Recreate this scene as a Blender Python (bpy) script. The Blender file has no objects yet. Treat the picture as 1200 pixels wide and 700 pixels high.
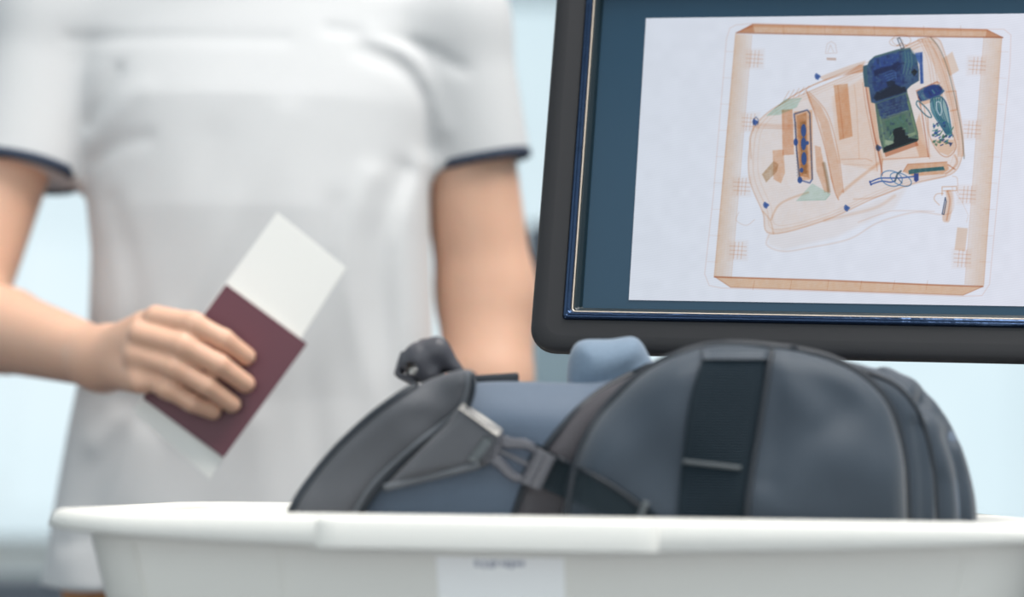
import bpy, math, random
import numpy as np
from mathutils import Vector, Matrix
random.seed(3); np.random.seed(3)
C = bpy.context.scene.collection
# ------------------------------------------------------------------ camera geometry
FPX = 2240.0; PIT = math.atan(210/2240.0); CAMH = 1.022; ROLL = math.radians(0.75)
F = np.array([0, math.cos(PIT), math.sin(PIT)])
R0 = np.array([1., 0, 0]); U0 = np.cross(R0, F)
R = R0*math.cos(ROLL)+U0*math.sin(ROLL); U = -R0*math.sin(ROLL)+U0*math.cos(ROLL)
CP = np.array([0, 0, CAMH])
def P(px, py, d):
    r = F+R*(px-600)/FPX-U*(py-350)/FPX
    return CP+r*(d/r[1])
def proj(q):
    q = np.asarray(q)-CP; z = q@F
    return 600+FPX*(q@R)/z, 350-FPX*(q@U)/z
cam_d = bpy.data.cameras.new('camera'); cam = bpy.data.objects.new('camera', cam_d); C.objects.link(cam)
m = Matrix.Identity(4)
for i in range(3):
    m[i][0] = R[i]; m[i][1] = U[i]; m[i][2] = -F[i]; m[i][3] = CP[i]
cam.matrix_world = m
cam_d.sensor_width = 36; cam_d.lens = FPX/1200*36; cam_d.clip_start = .05; cam_d.clip_end = 300
cam_d.dof.use_dof = True; cam_d.dof.focus_distance = 1.40; cam_d.dof.aperture_fstop = 2.8
bpy.context.scene.camera = cam

# ------------------------------------------------------------------ materials
def lin(c):
    out = []
    for v in c:
        v = v/255.0
        out.append(v/12.92 if v <= .04045 else ((v+.055)/1.055)**2.4)
    return out
def mat(name, rgb, rough=.6, metal=0., bump=0., scale=200., var=0., spec=.5, emit=None, coat=0., sheen=0., wave=None, sss=0.):
    m = bpy.data.materials.new(name); m.use_nodes = True
    nt = m.node_tree; b = nt.nodes['Principled BSDF']; c = lin(rgb)
    b.inputs['Base Color'].default_value = (*c, 1); b.inputs['Roughness'].default_value = rough
    b.inputs['Metallic'].default_value = metal; b.inputs['Specular IOR Level'].default_value = spec
    b.inputs['Coat Weight'].default_value = coat; b.inputs['Sheen Weight'].default_value = sheen
    if sss:
        b.inputs['Subsurface Weight'].default_value = sss; b.inputs['Subsurface Radius'].default_value = (.012, .004, .002)
    tc = nt.nodes.new('ShaderNodeTexCoord')
    n = nt.nodes.new('ShaderNodeTexNoise'); n.inputs['Scale'].default_value = scale; n.inputs['Detail'].default_value = 4
    nt.links.new(tc.outputs['Object'], n.inputs['Vector'])
    if var:
        mx = nt.nodes.new('ShaderNodeMix'); mx.data_type = 'RGBA'
        mx.inputs[6].default_value = (*[v*(1-var) for v in c], 1); mx.inputs[7].default_value = (*[min(1, v*(1+var)) for v in c], 1)
        nt.links.new(n.outputs['Fac'], mx.inputs[0]); nt.links.new(mx.outputs[2], b.inputs['Base Color'])
    if bump or wave:
        bp = nt.nodes.new('ShaderNodeBump'); bp.inputs['Strength'].default_value = bump or .5; bp.inputs['Distance'].default_value = .001
        if wave:
            w = nt.nodes.new('ShaderNodeTexWave'); w.bands_direction = wave[0]; w.inputs['Scale'].default_value = wave[1]
            nt.links.new(tc.outputs['Object'], w.inputs['Vector']); nt.links.new(w.outputs['Fac'], bp.inputs['Height'])
        else:
            nt.links.new(n.outputs['Fac'], bp.inputs['Height'])
        nt.links.new(bp.outputs['Normal'], b.inputs['Normal'])
    if emit:
        b.inputs['Emission Color'].default_value = (*lin(emit[0]), 1); b.inputs['Emission Strength'].default_value = emit[1]
    return m

# ------------------------------------------------------------------ object helpers
def link(name, me, m=None, parent=None, smooth=True):
    if m is not None: me.materials.append(m)
    if smooth and len(me.polygons): me.polygons.foreach_set('use_smooth', [True]*len(me.polygons))
    o = bpy.data.objects.new(name, me); C.objects.link(o)
    if parent is not None:
        o.parent = parent; o.matrix_parent_inverse = parent.matrix_world.inverted()
    return o
def mesh(name, vs, fs, m=None, parent=None, smooth=True):
    me = bpy.data.meshes.new(name); me.from_pydata([tuple(map(float, v)) for v in vs], [], [tuple(map(int, f)) for f in fs]); me.update()
    return link(name, me, m, parent, smooth)
def npmesh(name, V, Q, m=None, parent=None, smooth=True):
    me = bpy.data.meshes.new(name)
    me.vertices.add(len(V)); me.vertices.foreach_set('co', np.ascontiguousarray(V, dtype=np.float32).ravel())
    me.loops.add(len(Q)*4); me.loops.foreach_set('vertex_index', np.ascontiguousarray(Q, dtype=np.int32).ravel())
    me.polygons.add(len(Q)); me.polygons.foreach_set('loop_start', np.arange(0, len(Q)*4, 4, dtype=np.int32))
    me.update(calc_edges=True); me.validate()
    return link(name, me, m, parent, smooth)
def empty(name, loc, label=None, cat=None, group=None):
    o = bpy.data.objects.new(name, None); o.location = tuple(map(float, loc)); C.objects.link(o)
    o.empty_display_size = .05
    o.matrix_world = Matrix.Translation(Vector(o.location))
    if label: tag(o, label, cat, group)
    return o
def tag(o, label, cat, group=None):
    o['label'] = label; o['category'] = cat
    if group: o['group'] = group
    return o
def struct(o):
    o['kind'] = 'structure'; return o
class MB:
    def __init__(s): s.v = []; s.f = []
    def add(s, vs, fs):
        n = len(s.v); s.v += [tuple(v) for v in vs]; s.f += [tuple(i+n for i in f) for f in fs]; return s
    def box(s, lo, hi, M=None):
        x0, y0, z0 = lo; x1, y1, z1 = hi
        vs = [(x0, y0, z0), (x1, y0, z0), (x1, y1, z0), (x0, y1, z0), (x0, y0, z1), (x1, y0, z1), (x1, y1, z1), (x0, y1, z1)]
        if M is not None: vs = [tuple(M(np.array(v))) for v in vs]
        return s.add(vs, [(0, 3, 2, 1), (4, 5, 6, 7), (0, 1, 5, 4), (1, 2, 6, 5), (2, 3, 7, 6), (3, 0, 4, 7)])
    def prism(s, poly, y0, y1, M=None):
        # polygon in (x,z), extruded along y
        n = len(poly); vs = [(p[0], y0, p[1]) for p in poly]+[(p[0], y1, p[1]) for p in poly]
        if M is not None: vs = [tuple(M(np.array(v))) for v in vs]
        return s.add(vs, [tuple(range(n)), tuple(range(2*n-1, n-1, -1))]+[(i, i+n, (i+1) % n+n, (i+1) % n) for i in range(n)])
    def cyl(s, c0, c1, r0, r1=None, n=24):
        r1 = r0 if r1 is None else r1
        c0 = np.array(c0, float); c1 = np.array(c1, float); a = c1-c0; a /= np.linalg.norm(a)
        t = np.array([1, 0, 0]) if abs(a[0]) < .8 else np.array([0, 1, 0]); e = np.cross(a, t); e /= np.linalg.norm(e); g = np.cross(a, e)
        vs = []
        for c, r in ((c0, r0), (c1, r1)):
            for i in range(n):
                th = 2*math.pi*i/n; vs.append(tuple(c+r*(e*math.cos(th)+g*math.sin(th))))
        return s.add(vs, [tuple(range(n-1, -1, -1)), tuple(range(n, 2*n))]+[(i, (i+1) % n, (i+1) % n+n, i+n) for i in range(n)])
    def build(s, name, m=None, parent=None, smooth=False, bevel=0., seg=3):
        o = mesh(name, s.v, s.f, m, parent, smooth)
        if bevel:
            b = o.modifiers.new('bevel', 'BEVEL'); b.width = bevel; b.segments = seg; b.limit_method = 'ANGLE'
            o.data.polygons.foreach_set('use_smooth', [True]*len(o.data.polygons))
            w = o.modifiers.new('wn', 'WEIGHTED_NORMAL'); w.keep_sharp = False
        return o
def catmull(pts, n, closed=False):
    pts = [np.array(p, float) for p in pts]; out = []
    L = len(pts); segs = L if closed else L-1
    for s_ in range(segs):
        if closed: p0, p1, p2, p3 = (pts[(s_+k-1) % L] for k in range(4))
        else: p0, p1, p2, p3 = (pts[min(max(s_+k-1, 0), L-1)] for k in range(4))
        for i in range(n):
            t = i/n
            out.append(.5*((2*p1)+(-p0+p2)*t+(2*p0-5*p1+4*p2-p3)*t*t+(-p0+3*p1-3*p2+p3)*t**3))
    if not closed: out.append(pts[-1])
    return out
def resample(pts, n):
    pts = np.array(pts, float); d = np.r_[0, np.cumsum(np.linalg.norm(np.diff(pts, axis=0), axis=1))]
    t = np.linspace(0, d[-1], n)
    return np.stack([np.interp(t, d, pts[:, k]) for k in range(pts.shape[1])], 1)
def tube(mb, pts, r, n=8):
    pts = np.array(pts, float); k = len(pts); rs = r if hasattr(r, '__len__') else [r]*k
    ref = np.array([0, 1., 0.]); vs = []
    for i in range(k):
        t = pts[min(i+1, k-1)]-pts[max(i-1, 0)]; t /= np.linalg.norm(t)+1e-12
        e = ref-t*(ref@t)
        if np.linalg.norm(e) < 1e-3: e = np.array([1., 0, 0])-t*t[0]
        e /= np.linalg.norm(e); g = np.cross(t, e); ref = e
        for j in range(n):
            th = 2*math.pi*j/n; vs.append(tuple(pts[i]+rs[i]*(e*math.cos(th)+g*math.sin(th))))
    fs = [tuple(range(n-1, -1, -1)), tuple((k-1)*n+j for j in range(n))]
    for i in range(k-1):
        for j in range(n):
            a = i*n+j; b = i*n+(j+1) % n; fs.append((a, b, b+n, a+n))
    mb.add(vs, fs); return mb

# ------------------------------------------------------------------ distance fields -> mesh
def surface_nets(f, lo, hi, h):
    ax = [np.arange(lo[k], hi[k]+h, h, dtype=np.float32) for k in range(3)]
    X, Y, Z = np.meshgrid(*ax, indexing='ij', sparse=True)
    V = np.broadcast_to(f(X, Y, Z), (len(ax[0]), len(ax[1]), len(ax[2]))).astype(np.float32)
    V = V.copy()
    for k in range(3):
        sl = [slice(None)]*3
        for e in (0, -1):
            sl[k] = e; V[tuple(sl)] = np.maximum(V[tuple(sl)], 1e-4)
    S = V < 0
    nx, ny, nz = (s-1 for s in V.shape)
    cnt = np.zeros((nx, ny, nz), np.int8)
    def c(a, i, j, k): return a[i:i+nx, j:j+ny, k:k+nz]
    for i in (0, 1):
        for j in (0, 1):
            for k in (0, 1): cnt += c(S, i, j, k)
    act = (cnt > 0) & (cnt < 8)
    idx = np.full(act.shape, -1, np.int32); I = np.argwhere(act); idx[act] = np.arange(len(I))
    pos = np.zeros((len(I), 3), np.float32); num = np.zeros(len(I), np.float32)
    i0, j0, k0 = I.T
    for a in range(3):
        for p in (0, 1):
            for q in (0, 1):
                o = [0, 0, 0]; oth = [t for t in range(3) if t != a]; o[oth[0]] = p; o[oth[1]] = q; e = list(o); e[a] = 1
                v0 = V[i0+o[0], j0+o[1], k0+o[2]]; v1 = V[i0+e[0], j0+e[1], k0+e[2]]
                x = (v0 < 0) != (v1 < 0); t = np.where(x, v0/np.where(x, v0-v1, 1), 0)
                pt = np.tile(np.array(o, np.float32), (len(I), 1)); pt[:, a] = t
                pos += pt*x[:, None]; num += x
    pos = pos/num[:, None]+I
    pos = pos*h+np.array([ax[0][0], ax[1][0], ax[2][0]])
    quads = []
    for a in range(3):
        b, c_ = (a+1) % 3, (a+2) % 3
        s0 = [slice(0, -1) if t == a else slice(1, -1) for t in range(3)]; s1 = [slice(1, None) if t == a else slice(1, -1) for t in range(3)]
        A = S[tuple(s0)]; B = S[tuple(s1)]; E = np.argwhere(A != B)
        if not len(E): continue
        fl = A[tuple(E.T)]
        base = E.copy()
        for t in range(3):
            if t != a: base[:, t] += 1
        def cell(db, dc):
            q = base.copy(); q[:, b] -= db; q[:, c_] -= dc; return idx[tuple(q.T)]
        Q = np.stack([cell(1, 1), cell(0, 1), cell(0, 0), cell(1, 0)], 1)
        Q[~fl] = Q[~fl][:, ::-1]
        quads.append(Q)
    Q = np.concatenate(quads); Q = Q[(Q >= 0).all(1)]
    return pos, Q
def smin(a, b, k):
    h = np.clip(.5+.5*(b-a)/k, 0, 1); return b*(1-h)+a*h-k*h*(1-h)
def rcone(X, Y, Z, a, b, ra, rb):
    a = np.array(a); b = np.array(b); d = b-a; L2 = d@d
    t = np.clip(((X-a[0])*d[0]+(Y-a[1])*d[1]+(Z-a[2])*d[2])/L2, 0, 1)
    return np.sqrt((X-a[0]-t*d[0])**2+(Y-a[1]-t*d[1])**2+(Z-a[2]-t*d[2])**2)-(ra+(rb-ra)*t)
def ell(X, Y, Z, c, r):
    q = np.sqrt(((X-c[0])/r[0])**2+((Y-c[1])/r[1])**2+((Z-c[2])/r[2])**2); return (q-1)*min(r)
def poly_sdf(x, z, pts):
    pts = np.asarray(pts); n = len(pts); d = np.full(np.broadcast(x, z).shape, 1e9); ins = np.zeros(d.shape, bool)
    for i in range(n):
        a = pts[i]; b = pts[(i+1) % n]; e = b-a
        t = np.clip(((x-a[0])*e[0]+(z-a[1])*e[1])/(e@e+1e-15), 0, 1)
        d = np.minimum(d, (x-a[0]-t*e[0])**2+(z-a[1]-t*e[1])**2)
        cnd = (a[1] > z) != (b[1] > z)
        xi = a[0]+(z-a[1])*e[0]/(e[1] if abs(e[1]) > 1e-12 else 1e-12)
        ins ^= cnd & (x < xi)
    d = np.sqrt(d); return np.where(ins, -d, d)

# ------------------------------------------------------------------ colours
M_floor = mat('floor_vinyl', (200, 196, 192), .5, var=.1, scale=3)
M_wall = mat('hall_wall', (225, 220, 216), .8, bump=.05, scale=40)
M_white = mat('white_paint', (235, 240, 242), .6)
M_alu = mat('brushed_aluminium', (180, 184, 188), .35, metal=.9)
M_tray = mat('white_plastic', (233, 231, 225), .42, bump=.04, scale=600)
M_label = mat('label_paper', (250, 250, 250), .6)
M_ink = mat('grey_ink', (168, 171, 184), .7)
M_belt = mat('belt_rubber', (40, 42, 46), .7, bump=.3, scale=300)
M_bezel = mat('bezel_plastic', (27, 26, 30), .55, bump=.07, scale=1500)
M_gloss = mat('bezel_gloss', (48, 66, 94), .13, metal=.8, bump=.6, scale=90)
M_gold = mat('pale_trim', (225, 208, 190), .3, metal=.3)
M_step = mat('step_plastic', (16, 34, 42), .35)
M_lcd = mat('lcd_glass', (34, 62, 82), .16, spec=.45)
M_blue = mat('blue_grey_nylon', (78, 93, 112), .62, bump=.30, scale=900, var=.12, sheen=.25)
M_pocket = mat('pocket_nylon', (37, 51, 65), .62, bump=.30, scale=900, var=.12, sheen=.25)
M_lid = mat('grey_nylon', (72, 74, 80), .65, bump=.30, scale=900, var=.12, sheen=.2)
M_band = mat('charcoal_nylon', (74, 71, 76), .7, bump=.25, scale=900, var=.1)
M_pad = mat('pale_blue_padding', (108, 127, 147), .75, bump=.4, scale=500, var=.15, sheen=.3)
M_web = mat('black_webbing', (27, 40, 49), .85, spec=.2, bump=.9, wave=('Z', 190.))
M_webd = mat('dark_strap', (32, 43, 50), .8, spec=.25, bump=.35, scale=800)
M_pipe = mat('dark_piping', (30, 37, 46), .55)
M_pipel = mat('grey_piping', (88, 92, 98), .55)
M_edge = mat('pale_reflective_edge', (190, 186, 180), .4)
M_stitch = mat('light_stitching', (80, 86, 90), .6)
M_buckle = mat('dark_buckle', (68, 69, 78), .3)
M_skin = mat('skin', (222, 176, 150), .5, sss=.15, var=.06, scale=30)
M_shirt = mat('heather_jersey', (206, 206, 207), .85, bump=.2, scale=500, var=.05, sheen=.15)
M_hem = mat('navy_hem', (52, 62, 80), .85)
M_trouser = mat('tan_cotton', (196, 138, 92), .85, bump=.2, scale=300, var=.1)
M_hair = mat('brown_hair', (50, 36, 28), .6, bump=.6, scale=300)
M_shoe = mat('white_shoe', (225, 225, 225), .6)
M_sole = mat('rubber_sole', (60, 60, 62), .8)
M_pass = mat('maroon_cover', (98, 50, 62), .42, bump=.3, scale=800)
M_paper = mat('white_paper', (240, 238, 234), .7)
M_pages = mat('page_block', (228, 220, 205), .8)
M_gilt = mat('gilt_print', (120, 84, 80), .5, metal=.3)
M_counter = mat('pale_blue_laminate', (150, 172, 182), .5)
M_navy = mat('navy_panel', (36, 52, 72), .5)
M_eye = mat('eye_white', (235, 232, 228), .2); M_iris = mat('eye_iris', (60, 45, 35), .2)

# ------------------------------------------------------------------ the hall
o = struct(MB().box((-14, -6, -.1), (14, 26, 0)).build('floor', M_floor))
o = struct(MB().box((-14, -6, 7.5), (14, 26, 7.7)).build('ceiling', M_white))
struct(MB().box((-13.9, -5.9, 0), (13.9, 18.6, .004)).build('floor_carpet', mat('dark_carpet', (92, 96, 108), .9, bump=.3, scale=200)))
# far window wall: low beige wall, mullions, glass
o = struct(MB().box((-14, 24, 0), (14, 24.3, .12)).build('wall_back', M_wall))
mb = MB()
MX = [-14, -7.6, -2.6, 2.4, 7.6, 14]
for x in MX: mb.box((x-.06, 23.95, .12), (x+.06, 24.25, 7.5))
for z in (.16, 7.42): mb.box((-14, 23.97, z-.05), (14, 24.2, z+.05))
struct(mb.build('window_1', M_white, bevel=.01))
g = bpy.data.materials.new('window_glass'); g.use_nodes = True; nt = g.node_tree; nt.nodes.clear()
out = nt.nodes.new('ShaderNodeOutputMaterial'); tr = nt.nodes.new('ShaderNodeBsdfTransparent'); gl = nt.nodes.new('ShaderNodeBsdfGlossy'); mx = nt.nodes.new('ShaderNodeMixShader')
tr.inputs[0].default_value = (.97, .99, 1, 1); gl.inputs['Roughness'].default_value = .02; mx.inputs[0].default_value = .06
nt.links.new(tr.outputs[0], mx.inputs[1]); nt.links.new(gl.outputs[0], mx.inputs[2]); nt.links.new(mx.outputs[0], out.inputs[0])
gp = MB()
for a, b in zip(MX[:-1], MX[1:]): gp.box((a+.06, 24.08, .21), (b-.06, 24.10, 7.37))
o = gp.build('window_pane', g, bpy.data.objects['window_1'])
# side walls
struct(MB().box((-14.2, -6, 0), (-14, 24.3, 1.0)).build('wall_left', M_wall))
mb = MB()
for i in range(8):
    y = -6+i*4.3; mb.box((-14.2, y-.1, 1.0), (-13.95, y+.1, 7.5))
mb.box((-14.2, -6, 7.3), (-13.95, 24.3, 7.5)); struct(mb.build('window_2', M_white))
struct(MB().box((14, -6, 0), (14.2, 24.3, 7.5)).build('wall_right', M_white))

# ceiling lights and an added low fill
k = 0
for x in (-4.5, -1.5, 1.5, 4.5):
    for y in (-1.5, 2.5, 6.5):
        t = empty('ceiling_light', (x, y, 7.5), 'square white panel light set in the hall ceiling', 'light', 'panel lights in the hall ceiling')
        MB().box((x-.62, y-.62, 7.44), (x+.62, y+.62, 7.499)).build('frame', M_alu, t)
        MB().box((x-.58, y-.58, 7.425), (x+.58, y+.58, 7.438)).build('diffuser', mat('light_diffuser', (255, 255, 255), .5, emit=((255, 250, 244), 6.)) if k == 0 else bpy.data.materials['light_diffuser'], t)
        k += 1
def area(name, loc, rot, sx, sy, power, col=(1, 1, 1)):
    l = bpy.data.lights.new(name, 'AREA'); l.shape = 'RECTANGLE'; l.size = sx; l.size_y = sy; l.energy = power; l.color = col
    o = bpy.data.objects.new(name, l); C.objects.link(o); o.location = loc; o.rotation_euler = rot; return o
area('added_low_fill', (.3, -2.6, .95), (math.radians(88), 0, 0), 3.2, 1.2, 27, (1, .98, .96))  # unseen fill added behind the camera to brighten the tray front
area('ceiling_lamp', (1.5, .5, 4.9), (math.radians(12), math.radians(18), 0), 2.4, 2.4, 225, (1, .97, .93))

# world
w = bpy.data.worlds.new('sky'); bpy.context.scene.world = w; w.use_nodes = True
nt = w.node_tree; bg = nt.nodes['Background']; tc = nt.nodes.new('ShaderNodeTexCoord'); sp = nt.nodes.new('ShaderNodeSeparateXYZ')
# overcast sky, bluer and dimmer to the left, brightest towards the hazy sun on the right
def mth(op, a, b=None):
    n = nt.nodes.new('ShaderNodeMath'); n.operation = op
    for k_, v in enumerate((a, b)):
        if v is None: continue
        if isinstance(v, (int, float)): n.inputs[k_].default_value = v
        else: nt.links.new(v, n.inputs[k_])
    return n
sx_ = mth('MULTIPLY_ADD', sp.outputs[0], 2.2); sx_.inputs[2].default_value = .52
sz_ = mth('MULTIPLY', sp.outputs[2], 1.6); sm_ = mth('ADD', sx_.outputs[0], sz_.outputs[0])
nz = nt.nodes.new('ShaderNodeTexNoise'); nz.inputs['Scale'].default_value = 6; nt.links.new(tc.outputs['Generated'], nz.inputs['Vector'])
nn = mth('MULTIPLY_ADD', nz.outputs['Fac'], .5); nn.inputs[2].default_value = -.25; fc = mth('ADD', sm_.outputs[0], nn.outputs[0])
cr = nt.nodes.new('ShaderNodeValToRGB'); nt.links.new(fc.outputs[0], cr.inputs[0]); nt.links.new(cr.outputs[0], bg.inputs[0])
cr.color_ramp.elements[0].position = 0.0; cr.color_ramp.elements[0].color = (.41, .55, .62, 1)
cr.color_ramp.elements[1].position = 1.0; cr.color_ramp.elements[1].color = (.97, .97, .96, 1)
e = cr.color_ramp.elements.new(.5); e.color = (.68, .79, .83, 1)
bg.inputs[1].default_value = 1.22

# distant furniture
t = empty('information_kiosk', P(655, 500, 9.0)*np.array([1, 1, 0]), 'dark navy kiosk screen on a pale blue pedestal, far behind the monitor', 'kiosk')
a = P(616, 262, 9.0); b = P(700, 350, 9.0)
MB().box((a[0], 9.0, b[2]), (b[0], 9.12, a[2])).build('kiosk_screen', M_navy, t, bevel=.02)
MB().box((a[0]+.02, 9.0, .06), (b[0]-.02, 9.14, b[2]-.002)).build('pedestal', M_counter, t, bevel=.02)
MB().box((a[0]-.1, 8.9, 0), (b[0]+.1, 9.25, .06)).build('base', M_alu, t, bevel=.01)

# ------------------------------------------------------------------ conveyor
BZ = .878
t = empty('conveyor_table', (0, 1.30, 0), 'black conveyor belt table under the white tray', 'conveyor')
MB().box((-1.6, 1.03, BZ-.05), (1.6, 1.61, BZ)).build('belt', M_belt, t, bevel=.012)
for y0, y1 in ((.985, 1.025), (1.615, 1.655)):
    MB().box((-1.6, y0, BZ-.14), (1.6, y1, BZ-.005)).build('side_rail', M_alu, t, bevel=.004)
for x in (-1.4, 0, 1.4):
    for y in (1.005, 1.635): MB().box((x-.025, y-.018, 0), (x+.025, y+.018, BZ-.14)).build('leg', M_alu, t, bevel=.003)
for x in (-1.4, 0, 1.4): MB().box((x-.02, 1.025, BZ-.12), (x+.02, 1.615, BZ-.07)).build('crossbar', M_alu, t)

# ------------------------------------------------------------------ tray
TYAW = math.radians(-3.0); TC = np.array([.0385, 1.31, 0]); ZR = 1.0
ct, st_ = math.cos(TYAW), math.sin(TYAW)
def T(p): return (TC[0]+p[0]*ct-p[1]*st_, TC[1]+p[0]*st_+p[1]*ct, p[2])
def rrect(hx, hy, r, n=10, m_=24):
    pts = []
    for cx, cy, a0 in ((hx-r, hy-r, 0), (-hx+r, hy-r, 90), (-hx+r, -hy+r, 180), (hx-r, -hy+r, 270)):
        for i in range(n+1):
            th = math.radians(a0+90*i/n); pts.append((cx+r*math.cos(th), cy+r*math.sin(th)))
        nx_ = {0: (-hx+r, hy), 90: (-hx, -hy+r), 180: (hx-r, -hy), 270: (hx, hy-r)}[a0]
        p = pts[-1]
        for i in range(1, m_): pts.append((p[0]+(nx_[0]-p[0])*i/m_, p[1]+(nx_[1]-p[1])*i/m_))
    return pts
def loft(rings, closed_end=True):
    n = len(rings[0]); vs = [p for r in rings for p in r]; fs = []
    for k in range(len(rings)-1):
        for i in range(n): fs.append((k*n+i, k*n+(i+1) % n, (k+1)*n+(i+1) % n, (k+1)*n+i))
    if closed_end: fs.append(tuple(range(n-1, -1, -1))); fs.append(tuple((len(rings)-1)*n+i for i in range(n)))
    return vs, fs
HX, HY = .287, .195
def ring(ins, z, r=.045, zf=None):
    return [T((x, y, z if zf is None else z+zf(x, y))) for x, y in rrect(HX-ins, HY-ins, max(r-ins*.3, .01))]
tray = empty('security_tray', (TC[0], TC[1], BZ), 'white plastic security tray holding the dark backpack on the belt', 'tray')
def lipz(x, y):   # the lip hangs lower along the grip of the long side
    if y > -.1: return 0
    s = (x+HX+.02)/(2*HX+.0); s = min(max(s, 0), 1)
    return -.0105*min(1, math.sin(math.pi*min(s*.95+.02, 1)*1.0)**.8)
rings = [ring(.046, BZ+.004), ring(.030, BZ), ring(.026, BZ+.004), ring(.003, ZR-.02), ring(.0, ZR-.006),
         ring(.004, ZR-.0045), ring(.008, ZR-.016), ring(.0300, BZ+.007), ring(.046, BZ+.007)]
vs, fs = loft(rings, True); mesh('tub', vs, fs, M_tray, tray)
# rim with drooping lip
rr = [ring(.004, ZR-.004), ring(-.001, ZR-.0002, .05), ring(-.016, ZR, .06), ring(-.0205, ZR-.0012, .065), ring(-.022, ZR-.004, .065), ring(-.0235, ZR-.0085, .065, lipz),
      ring(-.0215, ZR-.0095, .065, lipz), ring(-.019, ZR-.0085, .065, lipz), ring(-.0175, ZR-.004, .06), ring(-.004, ZR-.003, .05), ring(.004, ZR-.0055)]
vs, fs = loft(rr, False); n = len(rr[0])
fs += [((len(rr)-1)*n+i, (len(rr)-1)*n+(i+1) % n, (i+1) % n, i) for i in range(n)]
mesh('rim', vs, fs, M_tray, tray)
# grip: thicker middle of the near lip
def txpx(px): # tray-local x of a photo column on the near side
    q = P(px, 620, TC[1]-HY); return (q[0]-TC[0])/ct
g0, g1 = txpx(397), txpx(790); NG = 30
sec = [(-HY-.0235, -.001), (-HY-.0265, -.003), (-HY-.0275, -.008), (-HY-.0270, -.0190), (-HY-.0245, -.0203), (-HY-.0225, -.019)]
vs = []; fs = []
for i in range(NG+1):
    x = g0+(g1-g0)*i/NG; k_ = min(1, min(i, NG-i)/1.5+.35)
    for y, z in sec: vs.append(T((x, -HY-.022+(y+HY+.022)*k_, ZR+z)))
for i in range(NG):
    for j in range(len(sec)): a = i*6+j; b = i*6+(j+1) % 6; fs.append((a, b, b+6, a+6))
fs += [tuple(range(5, -1, -1)), tuple(NG*6+j for j in range(6))]
o = mesh('hand_grip', vs, fs, M_tray, tray); b = o.modifiers.new('b', 'BEVEL'); b.width = .0008; b.segments = 2
# wall is sloped: outer face at height z
def wally(z): # inset at z
    return .003+(.026-.003)*(ZR-.02-z)/(ZR-.02-BZ-.004)
def onwall(x, z, off): return T((x, -(HY-wally(z))-off, z))
l0, l1 = txpx(531)*.997, txpx(686)
mbx = MB()
for (z0, z1) in ((ZR-.095, ZR-.024),):
    vs = [onwall(l0+.004, z0, .0015), onwall(l1, z0, .0015), onwall(l1-.002, z1, .0015), onwall(l0, z1, .0015)]
    vb = [onwall(l0+.004, z0, .0002), onwall(l1, z0, .0002), onwall(l1-.002, z1, .0002), onwall(l0, z1, .0002)]
    mbx.add(vs+vb, [(0, 1, 2, 3), (7, 6, 5, 4), (0, 4, 5, 1), (1, 5, 6, 2), (2, 6, 7, 3), (3, 7, 4, 0)])
o = mbx.build('paper_label', M_label, tray); o['label'] = 'white paper label on the tray front'
# faint line of tiny print along the top of the label
pr = MB(); x = txpx(577)
random.seed(5)
while x < txpx(632):
    w_ = random.choice((.0016, .0022, .0028)); z1 = ZR-.0262; z0 = z1-random.choice((.003, .0036, .0044))
    vs = [onwall(x, z0, .0018), onwall(x+w_, z0, .0018), onwall(x+w_, z1, .0018), onwall(x, z1, .0018)]
    vb = [onwall(x, z0, .0014), onwall(x+w_, z0, .0014), onwall(x+w_, z1, .0014), onwall(x, z1, .0014)]
    pr.add(vs+vb, [(0, 1, 2, 3), (7, 6, 5, 4), (0, 4, 5, 1), (1, 5, 6, 2), (2, 6, 7, 3), (3, 7, 4, 0)]); x += w_+random.choice((.0005, .0008, .0016))
pr.build('print_line', M_ink, bpy.data.objects['paper_label'])
for px in (169, 342, 1150):  # two thin ribs; the wide right strip is added as the corner's highlight
    x = txpx(px); vs = []; wd = .0007 if px < 1000 else .0022
    for z in (BZ+.01, ZR-.02):
        sx = 1-.08*(ZR-.02-z)/.1
        for dx, off in ((-wd-.0005, -.0003), (-wd, .0009), (wd, .0009), (wd+.0005, -.0003)): vs.append(onwall(x*sx+dx, z, off))
    MB().add(vs, [(0, 1, 5, 4), (1, 2, 6, 5), (2, 3, 7, 6), (3, 2, 1, 0), (4, 5, 6, 7), (3, 0, 4, 7)]).build('rib_and_edge_highlight', M_tray, tray)

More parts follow.
